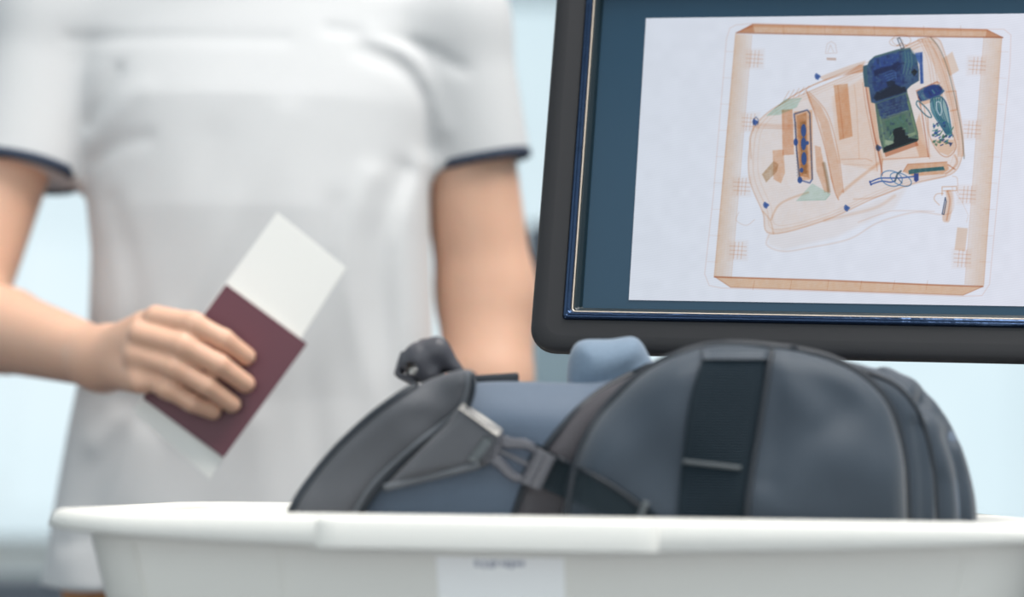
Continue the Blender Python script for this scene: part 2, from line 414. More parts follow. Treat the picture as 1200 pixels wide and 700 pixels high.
# ------------------------------------------------------------------ backpack
class Piece:
    def __init__(s, pts, yf, yb, Rr, B, n=10, wr=()):
        s.yf, s.yb, s.R, s.B, s.wr = yf, yb, Rr, B, wr
        px = catmull(pts, n, True); s.poly = np.array([P(p[0], p[1], yf+Rr*.7)[[0, 2]] for p in px])
        s.wl = [(np.array([P(x, y, yf)[[0, 2]] for x, y in resample(catmull(w[0], 6), 14)]), w[1], w[2]) for w in wr]
    def front(s, x, z, d=None):
        d = poly_sdf(x, z, s.poly) if d is None else d
        y = s.yf-s.B*(1-np.exp(np.minimum(d, 0)/.05))
        for pts, amp, wd in s.wl:
            dd = np.full(np.broadcast(x, z).shape, 1e9)
            for i in range(len(pts)-1):
                a, b = pts[i], pts[i+1]; e = b-a; t = np.clip(((x-a[0])*e[0]+(z-a[1])*e[1])/(e@e), 0, 1)
                dd = np.minimum(dd, (x-a[0]-t*e[0])**2+(z-a[1]-t*e[1])**2)
            y = y+amp*np.exp(-dd/(wd*wd))
        return y
    def surf(s, x, z):
        d = poly_sdf(x, z, s.poly); y = s.front(x, z, d); w_ = np.clip(d+s.R, 0, s.R)
        return np.where(d < 0, y+s.R-np.sqrt(np.maximum(s.R**2-w_**2, 0)), 9.)
    def build(s, name, m, parent, h=.0025):
        lo = s.poly.min(0)-.008; hi = s.poly.max(0)+.008
        xs = np.arange(lo[0], hi[0]+h, h, dtype=np.float32); zs = np.arange(lo[1], hi[1]+h, h, dtype=np.float32)
        d2 = poly_sdf(xs[:, None], zs[None, :], s.poly); yfr = s.front(xs[:, None], zs[None, :], d2)
        def f(X, Y, Z):
            dd = d2[:X.shape[0], None, :Z.shape[2]]; ff = yfr[:X.shape[0], None, :Z.shape[2]]
            wy = np.maximum(ff-Y, Y-s.yb)+s.R; wx = dd+s.R
            return np.sqrt(np.maximum(wx, 0)**2+np.maximum(wy, 0)**2)+np.minimum(np.maximum(wx, wy), 0)-s.R
        V, Q = surface_nets(f, (xs[0], s.yf-s.B-.012, zs[0]), (xs[-1]-h*.5, s.yb+.008, zs[-1]-h*.5), h)
        return npmesh(name, V, Q, m, parent)
bag = empty('backpack', (.05, 1.3, BZ+.008), 'dark blue-grey backpack lying in the white security tray', 'backpack')
YB = 1.37
BOT = 799
body = Piece([(385, BOT), (352, 700), (337, 612), (352, 580), (392, 532), (442, 486), (500, 456), (570, 447), (640, 447), (700, 447), (760, 432), (820, 416), (880, 410), (940, 414), (1000, 426), (1045, 434),
              (1076, 447), (1090, 462), (1118, 500), (1138, 555), (1146, 612), (1143, 700), (1110, BOT), (900, BOT+4), (600, BOT+4)], 1.205, YB, .03, .012, 8,
             wr=[([(1088, 458), (1078, 474), (1060, 486)], .006, .006), ([(1040, 446), (1085, 474), (1112, 500)], .004, .005), ([(1112, 512), (1128, 560), (1131, 640)], .004, .004), ([(560, 470), (640, 500)], -.003, .02)])
body.build('main_compartment', M_blue, bag)
lid = Piece([(372, 740), (348, 680), (338, 610), (352, 578), (392, 528), (442, 482), (496, 447), (540, 433), (556, 437), (554, 460), (540, 486), (492, 524), (442, 572), (416, 612), (408, 680), (410, 740)], 1.183, 1.36, .011, .003, 8,
            wr=[([(505, 450), (520, 470), (515, 492)], .007, .014), ([(470, 480), (500, 520)], -.004, .02), ([(380, 560), (430, 540), (480, 500)], .004, .018)])
lid.build('top_lid', M_lid, bag)
wing = Piece([(541, 476), (566, 492), (590, 508), (584, 528), (570, 545), (540, 552), (500, 560), (462, 570), (448, 574), (470, 550), (500, 520), (524, 497)], 1.180, 1.21, .006, .002, 6)
wing.build('side_wing', M_lid, bag, .002)
band = Piece([(782, 420), (740, 440), (700, 462), (660, 498), (625, 545), (600, 600), (590, 680), (600, 745), (660, 745), (665, 640), (680, 560), (712, 500), (760, 452), (820, 420), (812, 415)], 1.192, 1.36, .010, .004, 8,
             wr=[([(655, 560), (640, 620)], .003, .01)])
band.build('gusset', M_band, bag)
gus = Piece([(880, 412), (960, 418), (1020, 430), (1062, 455), (1086, 500), (1096, 560), (1098, 620), (1096, 700), (1070, 745), (960, 750), (860, 700), (840, 560)], 1.186, 1.36, .014, .002, 8,
            wr=[([(1076, 500), (1084, 560), (1085, 640)], .004, .005)])
gus.build('side_gusset', M_pocket, bag)
endp = Piece([(1030, 431), (1060, 438), (1078, 447), (1091, 461), (1119, 500), (1139, 555), (1147.5, 612), (1144, 700), (1112, 790), (1040, 790), (1000, 600), (1000, 480)], 1.201, 1.368, .028, .006, 8,
             wr=[([(1090, 458), (1080, 474), (1064, 484)], .008, .006), ([(1086, 474), (1108, 488), (1124, 512)], .006, .005), ([(1112, 512), (1126, 560), (1130, 640)], .006, .004), ([(1084, 490), (1100, 540)], -.003, .01)])
endp.build('end_panel', M_pocket, bag)
pocket = Piece([(655, 700), (658, 620), (668, 560), (692, 502), (732, 455), (780, 421), (828, 406), (870, 403), (915, 407), (965, 418), (1010, 440), (1042, 474), (1058, 525), (1063, 590), (1064, 680), (1050, 750), (850, 756), (680, 750)], 1.165, 1.36, .016, .016, 8,
               wr=[([(912, 412), (925, 450), (950, 480)], -.003, .012), ([(900, 420), (905, 480), (896, 560)], .003, .01), ([(940, 420), (985, 480)], .004, .018), ([(700, 520), (780, 500)], -.002, .02), ([(720, 470), (790, 560)], .004, .02), ([(700, 560), (760, 500), (790, 450)], -.003, .014), ([(920, 520), (1000, 470), (1040, 500)], .003, .02), ([(915, 600), (960, 540), (1030, 560)], -.003, .02)])
pocket.build('front_pocket', M_pocket, bag)
pad = Piece([(668, 476), (666, 436), (671, 408), (684, 398), (715, 397), (742, 394), (754, 403), (766, 424), (790, 450), (740, 480), (690, 490)], 1.228, 1.285, .018, .006, 8,
            wr=[([(690, 455), (720, 446), (752, 430)], .004, .007)])
pad.build('shoulder_strap', M_pad, bag, .002)
ALL = [endp, body, lid, wing, band, gus, pocket, pad]
def hit(px, py, off=.001, pieces=ALL, dflt=1.2):
    y = 1.18
    for _ in range(7):
        q = P(px, py, y); yy = min(float(p_.surf(np.array([q[0]]), np.array([q[2]]))[0]) for p_ in pieces)
        if yy > 5: yy = dflt
        y = yy-off
    return P(px, py, y)
def piping(name, pts, r, m, off=.0, n=40, pieces=ALL, dflt=1.2, parent=bag):
    c2 = resample(catmull(pts, 8), n); q = np.array([hit(a, b, off, pieces, dflt) for a, b in c2])
    for _ in range(2): q[1:-1] = (q[:-2]+2*q[1:-1]+q[2:])/4
    mb = MB(); tube(mb, q, r); return mb.build(name, m, parent, True)
def ribbon(name, L_, R_, off, th, m, n=30, k=8, pieces=ALL, dflt=1.2, parent=bag):
    a = resample(catmull(L_, 8), n); b = resample(catmull(R_, 8), n); G = np.zeros((n, k+1, 3))
    for i in range(n):
        for j in range(k+1):
            p = a[i]+(b[i]-a[i])*j/k; G[i, j] = hit(p[0], p[1], off, pieces, dflt)
    for _ in range(3): G[1:-1] = (G[:-2]+2*G[1:-1]+G[2:])/4; G[:, 1:-1] = (G[:, :-2]+2*G[:, 1:-1]+G[:, 2:])/4
    mb = MB(); top = G.reshape(-1, 3); bot = top+np.array([0, th, 0]); N = len(top); W = k+1; fs = []
    for i in range(n-1):
        for j in range(k):
            q = (i*W+j, i*W+j+1, (i+1)*W+j+1, (i+1)*W+j); fs.append(q[::-1]); fs.append(tuple(x+N for x in q))
    for i in range(n-1): fs.append((i*W, (i+1)*W, (i+1)*W+N, i*W+N)); fs.append((i*W+k, i*W+k+N, (i+1)*W+k+N, (i+1)*W+k))
    for j in range(k): fs.append((j, j+N, j+1+N, j+1)); s0 = (n-1)*W; fs.append((s0+j, s0+j+1, s0+j+1+N, s0+j+N))
    mb.add(list(map(tuple, top))+list(map(tuple, bot)), fs); return mb.build(name, m, parent, True)
# wide ribbed webbing over the front pocket
web = ribbon('webbing_panel', [(826, 416), (814, 450), (806, 490), (800, 540), (794, 610), (790, 660)], [(897, 417), (894, 450), (887, 495), (878, 548), (871, 610), (868, 660)], .003, .003, M_web, 36, 10, [pocket])
ribbon('webbing_cap', [(822, 409), (824, 414), (824, 421)], [(902, 409), (901, 414), (900, 421)], .0045, .004, M_pocket, 8, 10, [pocket])
piping('stitching', [(800, 541), (835, 545), (868, 549)], .0013, M_stitch, .0035, 16, [pocket], parent=web)
piping('seam', [(904, 410), (898, 450), (890, 500), (880, 560), (873, 620), (870, 660)], .0022, M_pipe, .0015, 40, [pocket])
piping('piping', [(664, 640), (668, 580), (684, 520), (720, 466), (768, 428), (820, 408), (870, 404), (930, 410)], .0028, M_pipe, .0, 50, [pocket], 1.18)
piping('piping', [(930, 410), (975, 421), (1018, 446), (1046, 484), (1059, 540), (1063, 600), (1063, 660)], .0028, M_pipe, -.001, 50, [pocket], 1.18)
piping('piping', [(760, 430), (705, 458), (662, 497), (628, 543), (604, 600), (596, 650)], .0026, M_pipe, .0, 40, [band, body])
piping('piping', [(340, 605), (355, 577), (395, 527), (442, 484), (487, 453)], .0032, M_pipe, .0, 40, [lid, body], 1.19)
piping('piping', [(553, 437), (552, 462), (540, 486), (492, 524), (444, 570), (418, 610), (412, 650)], .0026, M_pipe, .0, 40, [lid], 1.19)
piping('piping', [(548, 436), (547, 460), (535, 484), (487, 521), (438, 567), (412, 607)], .0016, M_pipel, .0005, 40, [lid], 1.19)
piping('piping', [(450, 572), (500, 560), (535, 552), (562, 545)], .0024, M_pipel, .001, 24, [wing], 1.185)
piping('piping', [(1008, 434), (1050, 452), (1078, 488), (1092, 540), (1097, 600), (1097, 650)], .0018, M_pipe, .0, 40, [gus, endp, body])
o = ribbon('reflective_edge', [(538, 479), (560, 494), (583, 511)], [(543, 472), (566, 487), (589, 504)], .002, .003, M_edge, 14, 4, [wing, lid, body]); o['label'] = 'pale reflective edge strip'
o = ribbon('webbing_tab', [(548, 538), (558, 525), (568, 511)], [(558, 543), (568, 530), (578, 516)], .002, .002, M_stitch, 10, 4, [wing, lid, body])
# compression strap and buckle
ribbon('compression_strap', [(628, 520), (660, 537), (700, 556), (735, 577), (765, 600), (780, 614)], [(610, 560), (645, 577), (680, 592), (710, 606), (735, 618), (750, 628)], .0045, .002, M_webd, 30, 6, [pocket, band, body], 1.19)
piping('seam', [(652, 536), (695, 557), (730, 578), (757, 600)], .0012, M_pipe, .0055, 20, [pocket, band, body])
piping('stitching', [(758, 588), (752, 602), (748, 612)], .0022, M_stitch, .006, 8, [pocket, band])
# buckle in its own frame: axis a along the strap, b across it
B0 = hit(603, 537, .012, [band, body, wing]); B1 = hit(655, 562, .010, [band, body, pocket])
sc_ = 1.17/FPX
av = np.array([70, 0, -33.])*sc_; ah = av/np.linalg.norm(av); bh = np.array([-ah[2], 0, ah[0]]); 
def BK(p): # local px units (a, y, b)
    return B0+ah*p[0]*sc_+bh*p[2]*sc_+np.array([0, p[1], 0])
bk = MB()
bk.prism([(18, -23), (44, -22), (44, 22), (18, 23)], -.0045, .003, BK)            # socket block
bk.prism([(20, -19), (22, -19), (22, 19), (20, 19)], -.0058, -.004, BK); bk.prism([(29, -20), (32, -20), (32, 20), (29, 20)], -.0062, -.004, BK); bk.prism([(39, -20), (42, -20), (42, 20), (39, 20)], -.0058, -.004, BK)
bk.prism([(-36, -20), (-26, -21), (-20, -12), (-20, 12), (-26, 21), (-36, 20)], -.003, .003, BK)   # tongue base
bk.prism([(-34, -17), (-31, -17), (-31, 17), (-34, 17)], -.0052, -.003, BK); bk.prism([(-27, -15), (-24, -15), (-24, 15), (-27, 15)], -.0052, -.003, BK)
bo = bk.build('buckle', M_buckle, bag, bevel=.0011)
for s_ in (1, -1):
    lt = MB(); lt.prism([(x, s_*y) for x, y in ((-24, 6), (-24, 18), (-12, 20), (0, 25), (12, 26), (20, 22), (20, 15), (8, 15), (-4, 10), (-14, 5))][::s_], -.0035, .0035, BK)
    lt.build('latch', M_buckle, bo, bevel=.0014)
lt = MB(); lt.prism([(-22, -3), (-22, 3), (18, 3), (18, -3)], -.001, .002, BK); lt.build('guide_pin', M_buckle, bo, bevel=.0006)
# grab handle: folded webbing rolled over the lid
hc = P(505, 425, 1.24)
def fh(X, Y, Z):
    def sl(a, b, ra, rb, hy):
        Yc = np.sign(Y-1.24)*np.maximum(np.abs(Y-1.24)-hy, 0)
        a = P(a[0], a[1], 1.24); b = P(b[0], b[1], 1.24)
        return rcone(X, Yc, Z, (a[0], 0, a[2]), (b[0], 0, b[2]), ra, rb)
    d = sl((494, 420), (513, 414), .0095, .0075, .02)
    d = smin(d, sl((513, 412), (538, 436), .0075, .0035, .02), .006)
    d = smin(d, sl((488, 428), (505, 440), .0085, .007, .02), .006)
    d = smin(d, sl((497, 405), (506, 404), .003, .0025, .018), .002)
    d = np.minimum(d, sl((474, 417), (467, 440), .0018, .0018, .02))
    d = np.minimum(d, sl((467, 440), (486, 449), .0018, .0018, .02))
    d = np.minimum(d, sl((474, 417), (490, 424), .0018, .0018, .02))
    hole = sl((484, 434), (485, 434.5), .0035, .0035, .2)
    return np.maximum(d, -hole)
lo = P(455, 465, 1.24); hi = P(548, 390, 1.24)
V, Q = surface_nets(fh, (lo[0], 1.20, lo[2]), (hi[0], 1.28, hi[2]), .0011)
hd = npmesh('carry_handle', V, Q, mat('handle_webbing', (66, 66, 73), .45, bump=.3, scale=700), bag)
rv = MB(); q = P(484, 435, 1.215); rv.cyl(q, q+np.array([0, .03, 0]), .0022); rv.build('rivet', M_edge, hd, True)
q0 = P(548, 447, 1.27); q1 = P(607, 441, 1.27)
mb = MB(); mb.prism([P(548, 452, 1.27)[[0, 2]], P(608, 450, 1.27)[[0, 2]], P(608, 438, 1.27)[[0, 2]], P(560, 441, 1.27)[[0, 2]], P(548, 444, 1.27)[[0, 2]]], 1.255, 1.29)
mb.build('strap_end', M_pipe, bag, bevel=.002)

# ------------------------------------------------------------------ monitor
def rotm(y, p, r):
    cy, sy, cp, sp, cr_, sr = math.cos(y), math.sin(y), math.cos(p), math.sin(p), math.cos(r), math.sin(r)
    return np.array([[cy, -sy, 0], [sy, cy, 0], [0, 0, 1]])@np.array([[1, 0, 0], [0, cp, -sp], [0, sp, cp]])@np.array([[cr_, 0, sr], [0, 1, 0], [-sr, 0, cr_]])
MR = rotm(-.18307, -.24, .03469)
# (orientation found for a level camera; apply the camera's roll)
Bc = np.stack([R, F, U], 1)@np.stack([R0, F, U0], 1).T
MR = Bc@MR; MO = P(735, 347, 1.42)
MSC = 1.42/1.5
def MM(p): return MO+MR@np.array([p[0], p[1], p[2]])*MSC
mon = empty('monitor', MM((.166, .05, .13)), 'large black framed monitor on an arm showing an orange and blue x-ray of a bag', 'monitor')
u0, u1, v0, v1 = -.0762, .4085, -.0470, .3125
def mring(s, y, rad):
    cx, cz = (u0+u1)/2, (v0+v1)/2
    return [tuple(MM((cx+a, y, cz+b))) for a, b in rrect((u1-u0)/2-s, (v1-v0)/2-s, rad, 8, 6)]
def sweep(name, prof, m, parent, close=False):
    vs, fs = loft([mring(*p) for p in prof], False)
    fs = [f[::-1] for f in fs]
    return mesh(name, vs, fs, m, parent)
fr = sweep('frame', [(.03, .046, .004), (.014, .044, .014), (.010, .040, .016), (.0035, .016, .020), (.0012, .011, .0205), (.0002, .0072, .0208), (.0002, .0050, .0208), (.0014, .0028, .020), (.004, .0010, .019), (.008, -.0004, .017), (.0125, -.0012, .013), (.0135, -.00122, .012), (.0255, -.0013, .0035), (.0260, -.0013, .003), (.0262, -.0008, .003), (.0262, .004, .003)], M_bezel, mon)
sweep('inner_bevel', [(.0262, .002, .003), (.0262, -.0012, .003), (.0268, -.0030, .003), (.0276, -.0042, .003), (.0284, -.0044, .003), (.0288, -.0036, .003), (.0292, -.0038, .003), (.0300, -.0046, .003), (.0306, -.0045, .003), (.0311, -.0034, .003), (.0316, -.0036, .003), (.0321, -.0028, .003), (.0325, -.001, .003), (.0326, .004, .003)], M_gloss, mon)
sweep('trim_line', [(.0326, .003, .003), (.0326, -.0008, .003), (.0330, -.0014, .003), (.0336, -.0010, .003), (.0337, .003, .003)], M_gold, mon)
sweep('inner_step', [(.0337, .003, .003), (.0337, .0008, .003), (.0352, .0010, .003), (.0356, .0032, .003), (.0374, .0036, .002), (.0378, .0072, .002), (.0393, .0085, .002), (.0393, .012, .002)], M_step, mon)
mb = MB(); mb.box((u0+.022, .034, v0+.022), (u1-.022, .050, v1-.022), MM); mb.build('back_cover', M_bezel, mon, bevel=.006)
mb = MB(); mb.box((-.0375, .0105, -.0100), (.3705, .014, .2745), MM); mb.build('screen_glass', M_lcd, mon)

# ---- x-ray picture, painted as vertex colours of the screen's own lit area
SS = 2.4; X0, Y0, X1, Y1 = 725, 4, 1262, 358
CW, CH = int((X1-X0)*SS), int((Y1-Y0)*SS)
cv = np.ones((CH, CW, 3)); yy, xx = np.mgrid[0:CH, 0:CW]; gx = xx/SS+X0; gy = yy/SS+Y0
gl_ = np.clip((gx-740)/440, 0, 1)[..., None]
cv[:] = np.array([216, 223, 235])*(1-gl_)+np.array([226, 229, 242])*gl_
cv /= 255
def bb(pts, pad):
    p = np.array(pts); x0 = int(max((p[:, 0].min()-pad-X0)*SS, 0)); x1 = int(min((p[:, 0].max()+pad-X0)*SS+1, CW)); y0 = int(max((p[:, 1].min()-pad-Y0)*SS, 0)); y1 = int(min((p[:, 1].max()+pad-Y0)*SS+1, CH))
    return slice(y0, y1), slice(x0, x1)
rngn = np.random.RandomState(7)
def noise2(cell, seed=0):
    r = np.random.RandomState(seed); h_, w_ = int(CH/cell)+3, int(CW/cell)+3; g = r.rand(h_, w_)
    fy = yy/cell; fx = xx/cell; iy = fy.astype(int); ix = fx.astype(int); ty = fy-iy; tx = fx-ix; ty = ty*ty*(3-2*ty); tx = tx*tx*(3-2*tx)
    return (g[iy, ix]*(1-tx)+g[iy, ix+1]*tx)*(1-ty)+(g[iy+1, ix]*(1-tx)+g[iy+1, ix+1]*tx)*ty
NZ = noise2(9, 1)*.6+noise2(4, 2)*.4; NZ2 = noise2(26, 3)
def tint(sl, a, col):
    c = np.array(col)/255; a = np.clip(a*.74, 0, 1)[..., None]; cv[sl] = cv[sl]*(1-a)+cv[sl]*c*a
def cover(sl, a, col):
    c = np.array(col)/255; a = np.clip(a, 0, 1)[..., None]; cv[sl] = cv[sl]*(1-a)+c*a
def poly(pts, col, al=1., soft=.5, tex=0., edge=None, fn=tint):
    sl = bb(pts, soft*2+2)
    if sl[0].stop <= sl[0].start or sl[1].stop <= sl[1].start: return
    d = poly_sdf(gx[sl], gy[sl], np.array(pts, float)); a = np.clip(.5-d/(2*soft), 0, 1)*al
    if tex: a = a*(1-tex+2*tex*NZ[sl])
    fn(sl, a, col)
    if edge: stroke(list(pts)+[pts[0]], edge[1], edge[0], edge[2])
def stroke(pts, wd, col, al=1., soft=.45, smooth=False, fn=tint):
    if smooth: pts = catmull(pts, 6)
    pts = np.array(pts, float); sl = bb(pts, wd+soft*2+1)
    if sl[0].stop <= sl[0].start or sl[1].stop <= sl[1].start: return
    d = np.full(gx[sl].shape, 1e9)
    for a, b in zip(pts[:-1], pts[1:]):
        e = b-a; t = np.clip(((gx[sl]-a[0])*e[0]+(gy[sl]-a[1])*e[1])/(e@e+1e-9), 0, 1)
        d = np.minimum(d, (gx[sl]-a[0]-t*e[0])**2+(gy[sl]-a[1]-t*e[1])**2)
    fn(sl, np.clip(.5-(np.sqrt(d)-wd/2)/(2*soft), 0, 1)*al, col)
def A_(*p): return [(820+x/2.058, 10+y/2.058) for x, y in p]
def B_(*p): return [(990+x/4.518, 25+y/4.518) for x, y in p]
def C_(*p): return [(860+x/3.18, 70+y/3.18) for x, y in p]
def D_(*p): return [(1000+x/3.683, 160+y/3.683) for x, y in p]
OR = (225, 175, 135); ORD = (205, 140, 92); PE = (243, 218, 196); BR = (190, 110, 65)
# outer bin flange
fl = A_((85, 26), (130, 22), (700, 36), (735, 36), (752, 50), (750, 120), (700, 655), (682, 682), (640, 684), (50, 664), (20, 658), (9, 630), (30, 440), (62, 60), (70, 34))
stroke(fl+[fl[0]], .8, (240, 200, 180), .75, .6)
for y in np.linspace(90, 600, 9):
    xl = 62-(y-60)*.086; stroke(A_((xl, y), (xl+24, y+1)), .6, (238, 205, 185), .6)
    xr = 748-(y-60)*.084; stroke(A_((xr-26, y), (xr, y+1)), .6, (238, 205, 185), .6)
# side walls of the bin (soft towards the inside)
def band4(p, steps, col, a0, a1):
    for i in range(steps):
        t0, t1 = i/steps, (i+1)/steps
        q = [np.array(p[0])*(1-t0)+np.array(p[1])*t0, np.array(p[0])*(1-t1)+np.array(p[1])*t1, np.array(p[3])*(1-t1)+np.array(p[2])*t1, np.array(p[3])*(1-t0)+np.array(p[2])*t0]
        poly(q, col, a0+(a1-a0)*t0, .6, .12)
band4(A_((84, 48), (124, 50), (74, 640), (32, 636)), 6, (236, 192, 150), .85, .25)
band4(A_((730, 56), (686, 54), (640, 655), (686, 660)), 6, (236, 196, 156), .85, .35)
stroke(A_((84, 48), (60, 330), (32, 636)), 1., (230, 185, 150), .7); stroke(A_((730, 56), (686, 655)), 1., (232, 190, 158), .7)
stroke(A_((124, 50), (74, 640)), .7, (240, 205, 180), .6); stroke(A_((686, 54), (640, 655)), .7, (240, 205, 180), .6)
# top wall
poly(A_((88, 44), (126, 24), (694, 37), (732, 56), (420, 50)), (232, 176, 128), 1., .5, .15)
poly(A_((88, 44), (126, 24), (694, 37), (702, 42), (128, 31)), (225, 165, 120), .5, .5)
stroke(A_((86, 45), (300, 49), (560, 54), (732, 56)), 1.6, (178, 108, 72), .95); stroke(A_((88, 44), (126, 24), (694, 37), (732, 56)), 1., (200, 130, 90), .8)
poly(A_((88, 44), (126, 24), (130, 44)), (205, 140, 95), .6); poly(A_((732, 56), (694, 37), (690, 54)), (205, 140, 95), .6)
# bottom wall
poly(A_((34, 637), (72, 662), (636, 681), (682, 661), (400, 650)), (236, 184, 136), 1., .5, .12)
stroke(A_((33, 637), (300, 645), (560, 656), (684, 660)), 1.7, (190, 108, 62), .95); stroke(A_((34, 637), (72, 662), (636, 681), (682, 661)), 1., (205, 140, 100), .8)
for x in (100, 190, 280, 360, 440, 520): stroke(A_((x+30, 646), (x+26, 668)), .5, (215, 160, 120), .7)
for x in (200, 300, 420, 540, 630): stroke(A_((x, 28), (x+1, 50)), .5, (205, 150, 110), .6)
# floor grid marks
for (x, y) in ((130, 108), (120, 262), (99, 418), (90, 573), (670, 124), (658, 279), (646, 437), (634, 592)):
    w_ = 20
    for k_ in (-1, 0, 1):
        stroke(A_((x+k_*9+2, y-w_), (x+k_*9-2, y+w_)), .9, (232, 190, 160), .75); 
        stroke(A_((x-w_, y+k_*10-1), (x+w_, y+k_*10+1)), .9, (232, 190, 160), .75)
    poly(A_((x-24, y-24), (x+24, y-24), (x+22, y+24), (x-26, y+24)), (246, 228, 214), .45, 2.)
# small clip at the top and faint hooks
stroke(A_((302, 95), (306, 72), (316, 66), (326, 72), (330, 94), (302, 95)), .8, (228, 200, 182), .8); stroke(A_((308, 92), (314, 74), (322, 92)), .7, (225, 195, 175), .8); poly(A_((305, 105), (328, 106), (328, 112), (305, 111)), (205, 165, 140), .9)
stroke(A_((92, 480), (86, 500), (110, 512), (130, 498)), 1., (240, 215, 198), .8, smooth=True)
# bag body
bagp = catmull(A_((262, 188), (420, 120), (520, 66), (570, 58), (590, 90), (620, 200), (636, 300), (632, 350), (606, 388), (520, 408), (420, 446), (300, 500), (170, 532), (150, 480), (118, 400), (118, 320), (132, 270), (180, 226)), 6, True)
poly(bagp, (250, 228, 208), .85, 1.2, .18)
stroke(bagp+[bagp[0]], 1.2, (226, 178, 142), .8, .8)
for k_, (off, al) in enumerate(((5, .5), (10, .35))):
    cpt = np.mean(bagp, 0); q = [p+(cpt-p)*off/120 for p in bagp]; stroke(q+[q[0]], .8, (228, 184, 150), al, .7)
low = A_((165, 535), (160, 560), (200, 575), (262, 566), (360, 545), (430, 505), (520, 480), (590, 486), (612, 470), (610, 420)); stroke(low, 1.6, (243, 218, 200), .8, .9, True)
stroke(A_((300, 500), (420, 470), (470, 440)), 3.5, (240, 205, 175), .55, 1.5, True); poly(A_((160, 530), (330, 488), (500, 420), (470, 470), (330, 540), (200, 572), (165, 560)), (248, 232, 218), .6, 2.5)
stroke(A_((170, 498), (186, 466), (214, 448), (260, 432)), 2.4, (232, 188, 150), .6, .8, True)
stroke(A_((150, 478), (168, 500), (176, 532)), 1.8, (232, 190, 155), .6, .8, True)
stroke(A_((134, 268), (200, 272), (226, 270)), 4.5, (240, 205, 180), .6, 1.2); stroke(A_((134, 276), (226, 278)), .8, (225, 175, 140), .6)
stroke(A_((130, 262), (118, 300), (122, 350)), 2, (236, 198, 168), .5)
# compartment panels
poly(A_((400, 150), (530, 300), (560, 345), (440, 355), (425, 380), (330, 360), (318, 200)), (250, 222, 196), .6, 1.5, .1)
poly(A_((256, 186), (290, 220), (310, 260), (335, 360), (345, 430), (332, 448), (315, 400), (304, 330), (288, 262), (262, 210)), (236, 192, 156), .85, .9, .15)
stroke(A_((256, 186), (276, 240), (300, 320), (322, 420), (334, 450)), 1.4, (222, 165, 125), .8, .6, True); stroke(A_((262, 188), (306, 240), (332, 330), (346, 432)), 1.1, (224, 170, 130), .8, .6, True)
stroke(A_((344, 430), (380, 400), (430, 362)), 3.5, (235, 192, 155), .7, 1.2, True)
poly(A_((322, 172), (356, 168), (368, 296), (336, 305)), (228, 172, 124), .95, .6, .15); stroke(A_((332, 174), (346, 300)), 1.2, (215, 155, 108), .5)
stroke(A_((340, 352), (400, 350), (415, 356)), 1., (226, 178, 145), .7); stroke(A_((346, 364), (412, 366)), .7, (226, 178, 145), .5)
stroke(A_((372, 170), (378, 230), (384, 350)), 1.2, (236, 200, 170), .5)
for a_ in (0, 8, 16): stroke(A_((180+a_, 228-a_*.8), (240, 188), (300, 160), (400, 118+a_), (470, 90+a_), (530, 62+a_)), 1.2, (226, 176, 138), .5, .7, True)
poly(A_((286, 152), (360, 124), (400, 112), (392, 128), (330, 150), (300, 162)), (236, 195, 160), .7, .8); poly(A_((345, 148), (385, 122), (402, 124), (392, 140)), (226, 170, 128), .8, .7)
for a_ in range(5): stroke(A_((200+a_*12, 210-a_*4), (214+a_*12, 186-a_*3)), 1., (225, 170, 130), .6)
poly(A_((196, 232), (222, 230), (226, 340), (198, 342)), (228, 166, 120), .9, .5, .2); poly(A_((226, 236), (270, 232), (272, 400), (236, 404)), (236, 178, 130), .85, .6, .25)
poly(A_((174, 330), (200, 328), (204, 384), (194, 410), (176, 400)), (236, 186, 145), .9, .7, .2)
poly(A_((148, 388), (176, 356), (188, 364), (184, 382), (158, 408)), (196, 168, 130), .9, .6, .3)
poly(A_((276, 318), (290, 322), (312, 430), (300, 432), (280, 380)), (234, 180, 136), .8, .6, .2)
stroke(A_((298, 362), (306, 400), (310, 430)), 4., (150, 130, 95), .75, 1., True)
poly(A_((160, 246), (206, 206), (244, 204), (232, 226), (190, 244)), (178, 224, 212), .8, .6, .2); poly(A_((232, 452), (264, 416), (270, 410), (314, 436), (302, 450)), (186, 228, 216), .8, .6, .15)
stroke(A_((160, 246), (206, 206), (244, 204)), .7, (150, 205, 195), .7); stroke(A_((232, 452), (302, 450), (314, 436)), .7, (150, 205, 195), .7)
# blue outlined case with four dark discs
cas = A_((226, 242), (258, 232), (264, 240), (270, 400), (264, 409), (240, 402), (232, 330), (228, 260))
poly(A_((232, 246), (256, 238), (262, 396), (240, 392)), (200, 150, 90), .75, .6, .3); poly(A_((240, 262), (254, 258), (258, 388), (244, 386)), (150, 130, 70), .6, .7, .2)
stroke(cas+[cas[0]], 1.9, (70, 95, 160), .95, .4)
for (x, y, rx, ry) in ((249, 282, 6.5, 16), (249, 314, 6.5, 16), (250, 350, 6.5, 16), (230, 310, 5.5, 9), (244, 378, 4.5, 6), (240, 402, 6, 8), (258, 312, 4, 5)):
    poly(A_(*[(x+rx*math.cos(t_), y+ry*math.sin(t_)) for t_ in np.linspace(0, 6.283, 16)[:-1]]), (38, 72, 138), .93, .4, fn=cover)
for i in range(36):
    y = 262+i*3.8; stroke(A_((229+i*.12+(i % 2)*2, y), (231+i*.12, y+1)), .8, (80, 120, 170), .8)
# zip ends
for (x, y) in ((132, 262), (283, 151), (158, 463), (354, 470), (431, 324)):
    for k_ in range(5): poly(A_(*[(x+(k_ % 3-1)*3+4.2*math.cos(t_)*(1+.3*math.sin(3*t_+k_)), y+(k_-2)*2+4.6*math.sin(t_)) for t_ in np.linspace(0, 6.283, 10)[:-1]]), (52, 84, 150), .75, .35, fn=cover)
stroke(A_((127, 268), (128, 254), (134, 249), (139, 256), (138, 268)), 1., (60, 90, 150), .9)
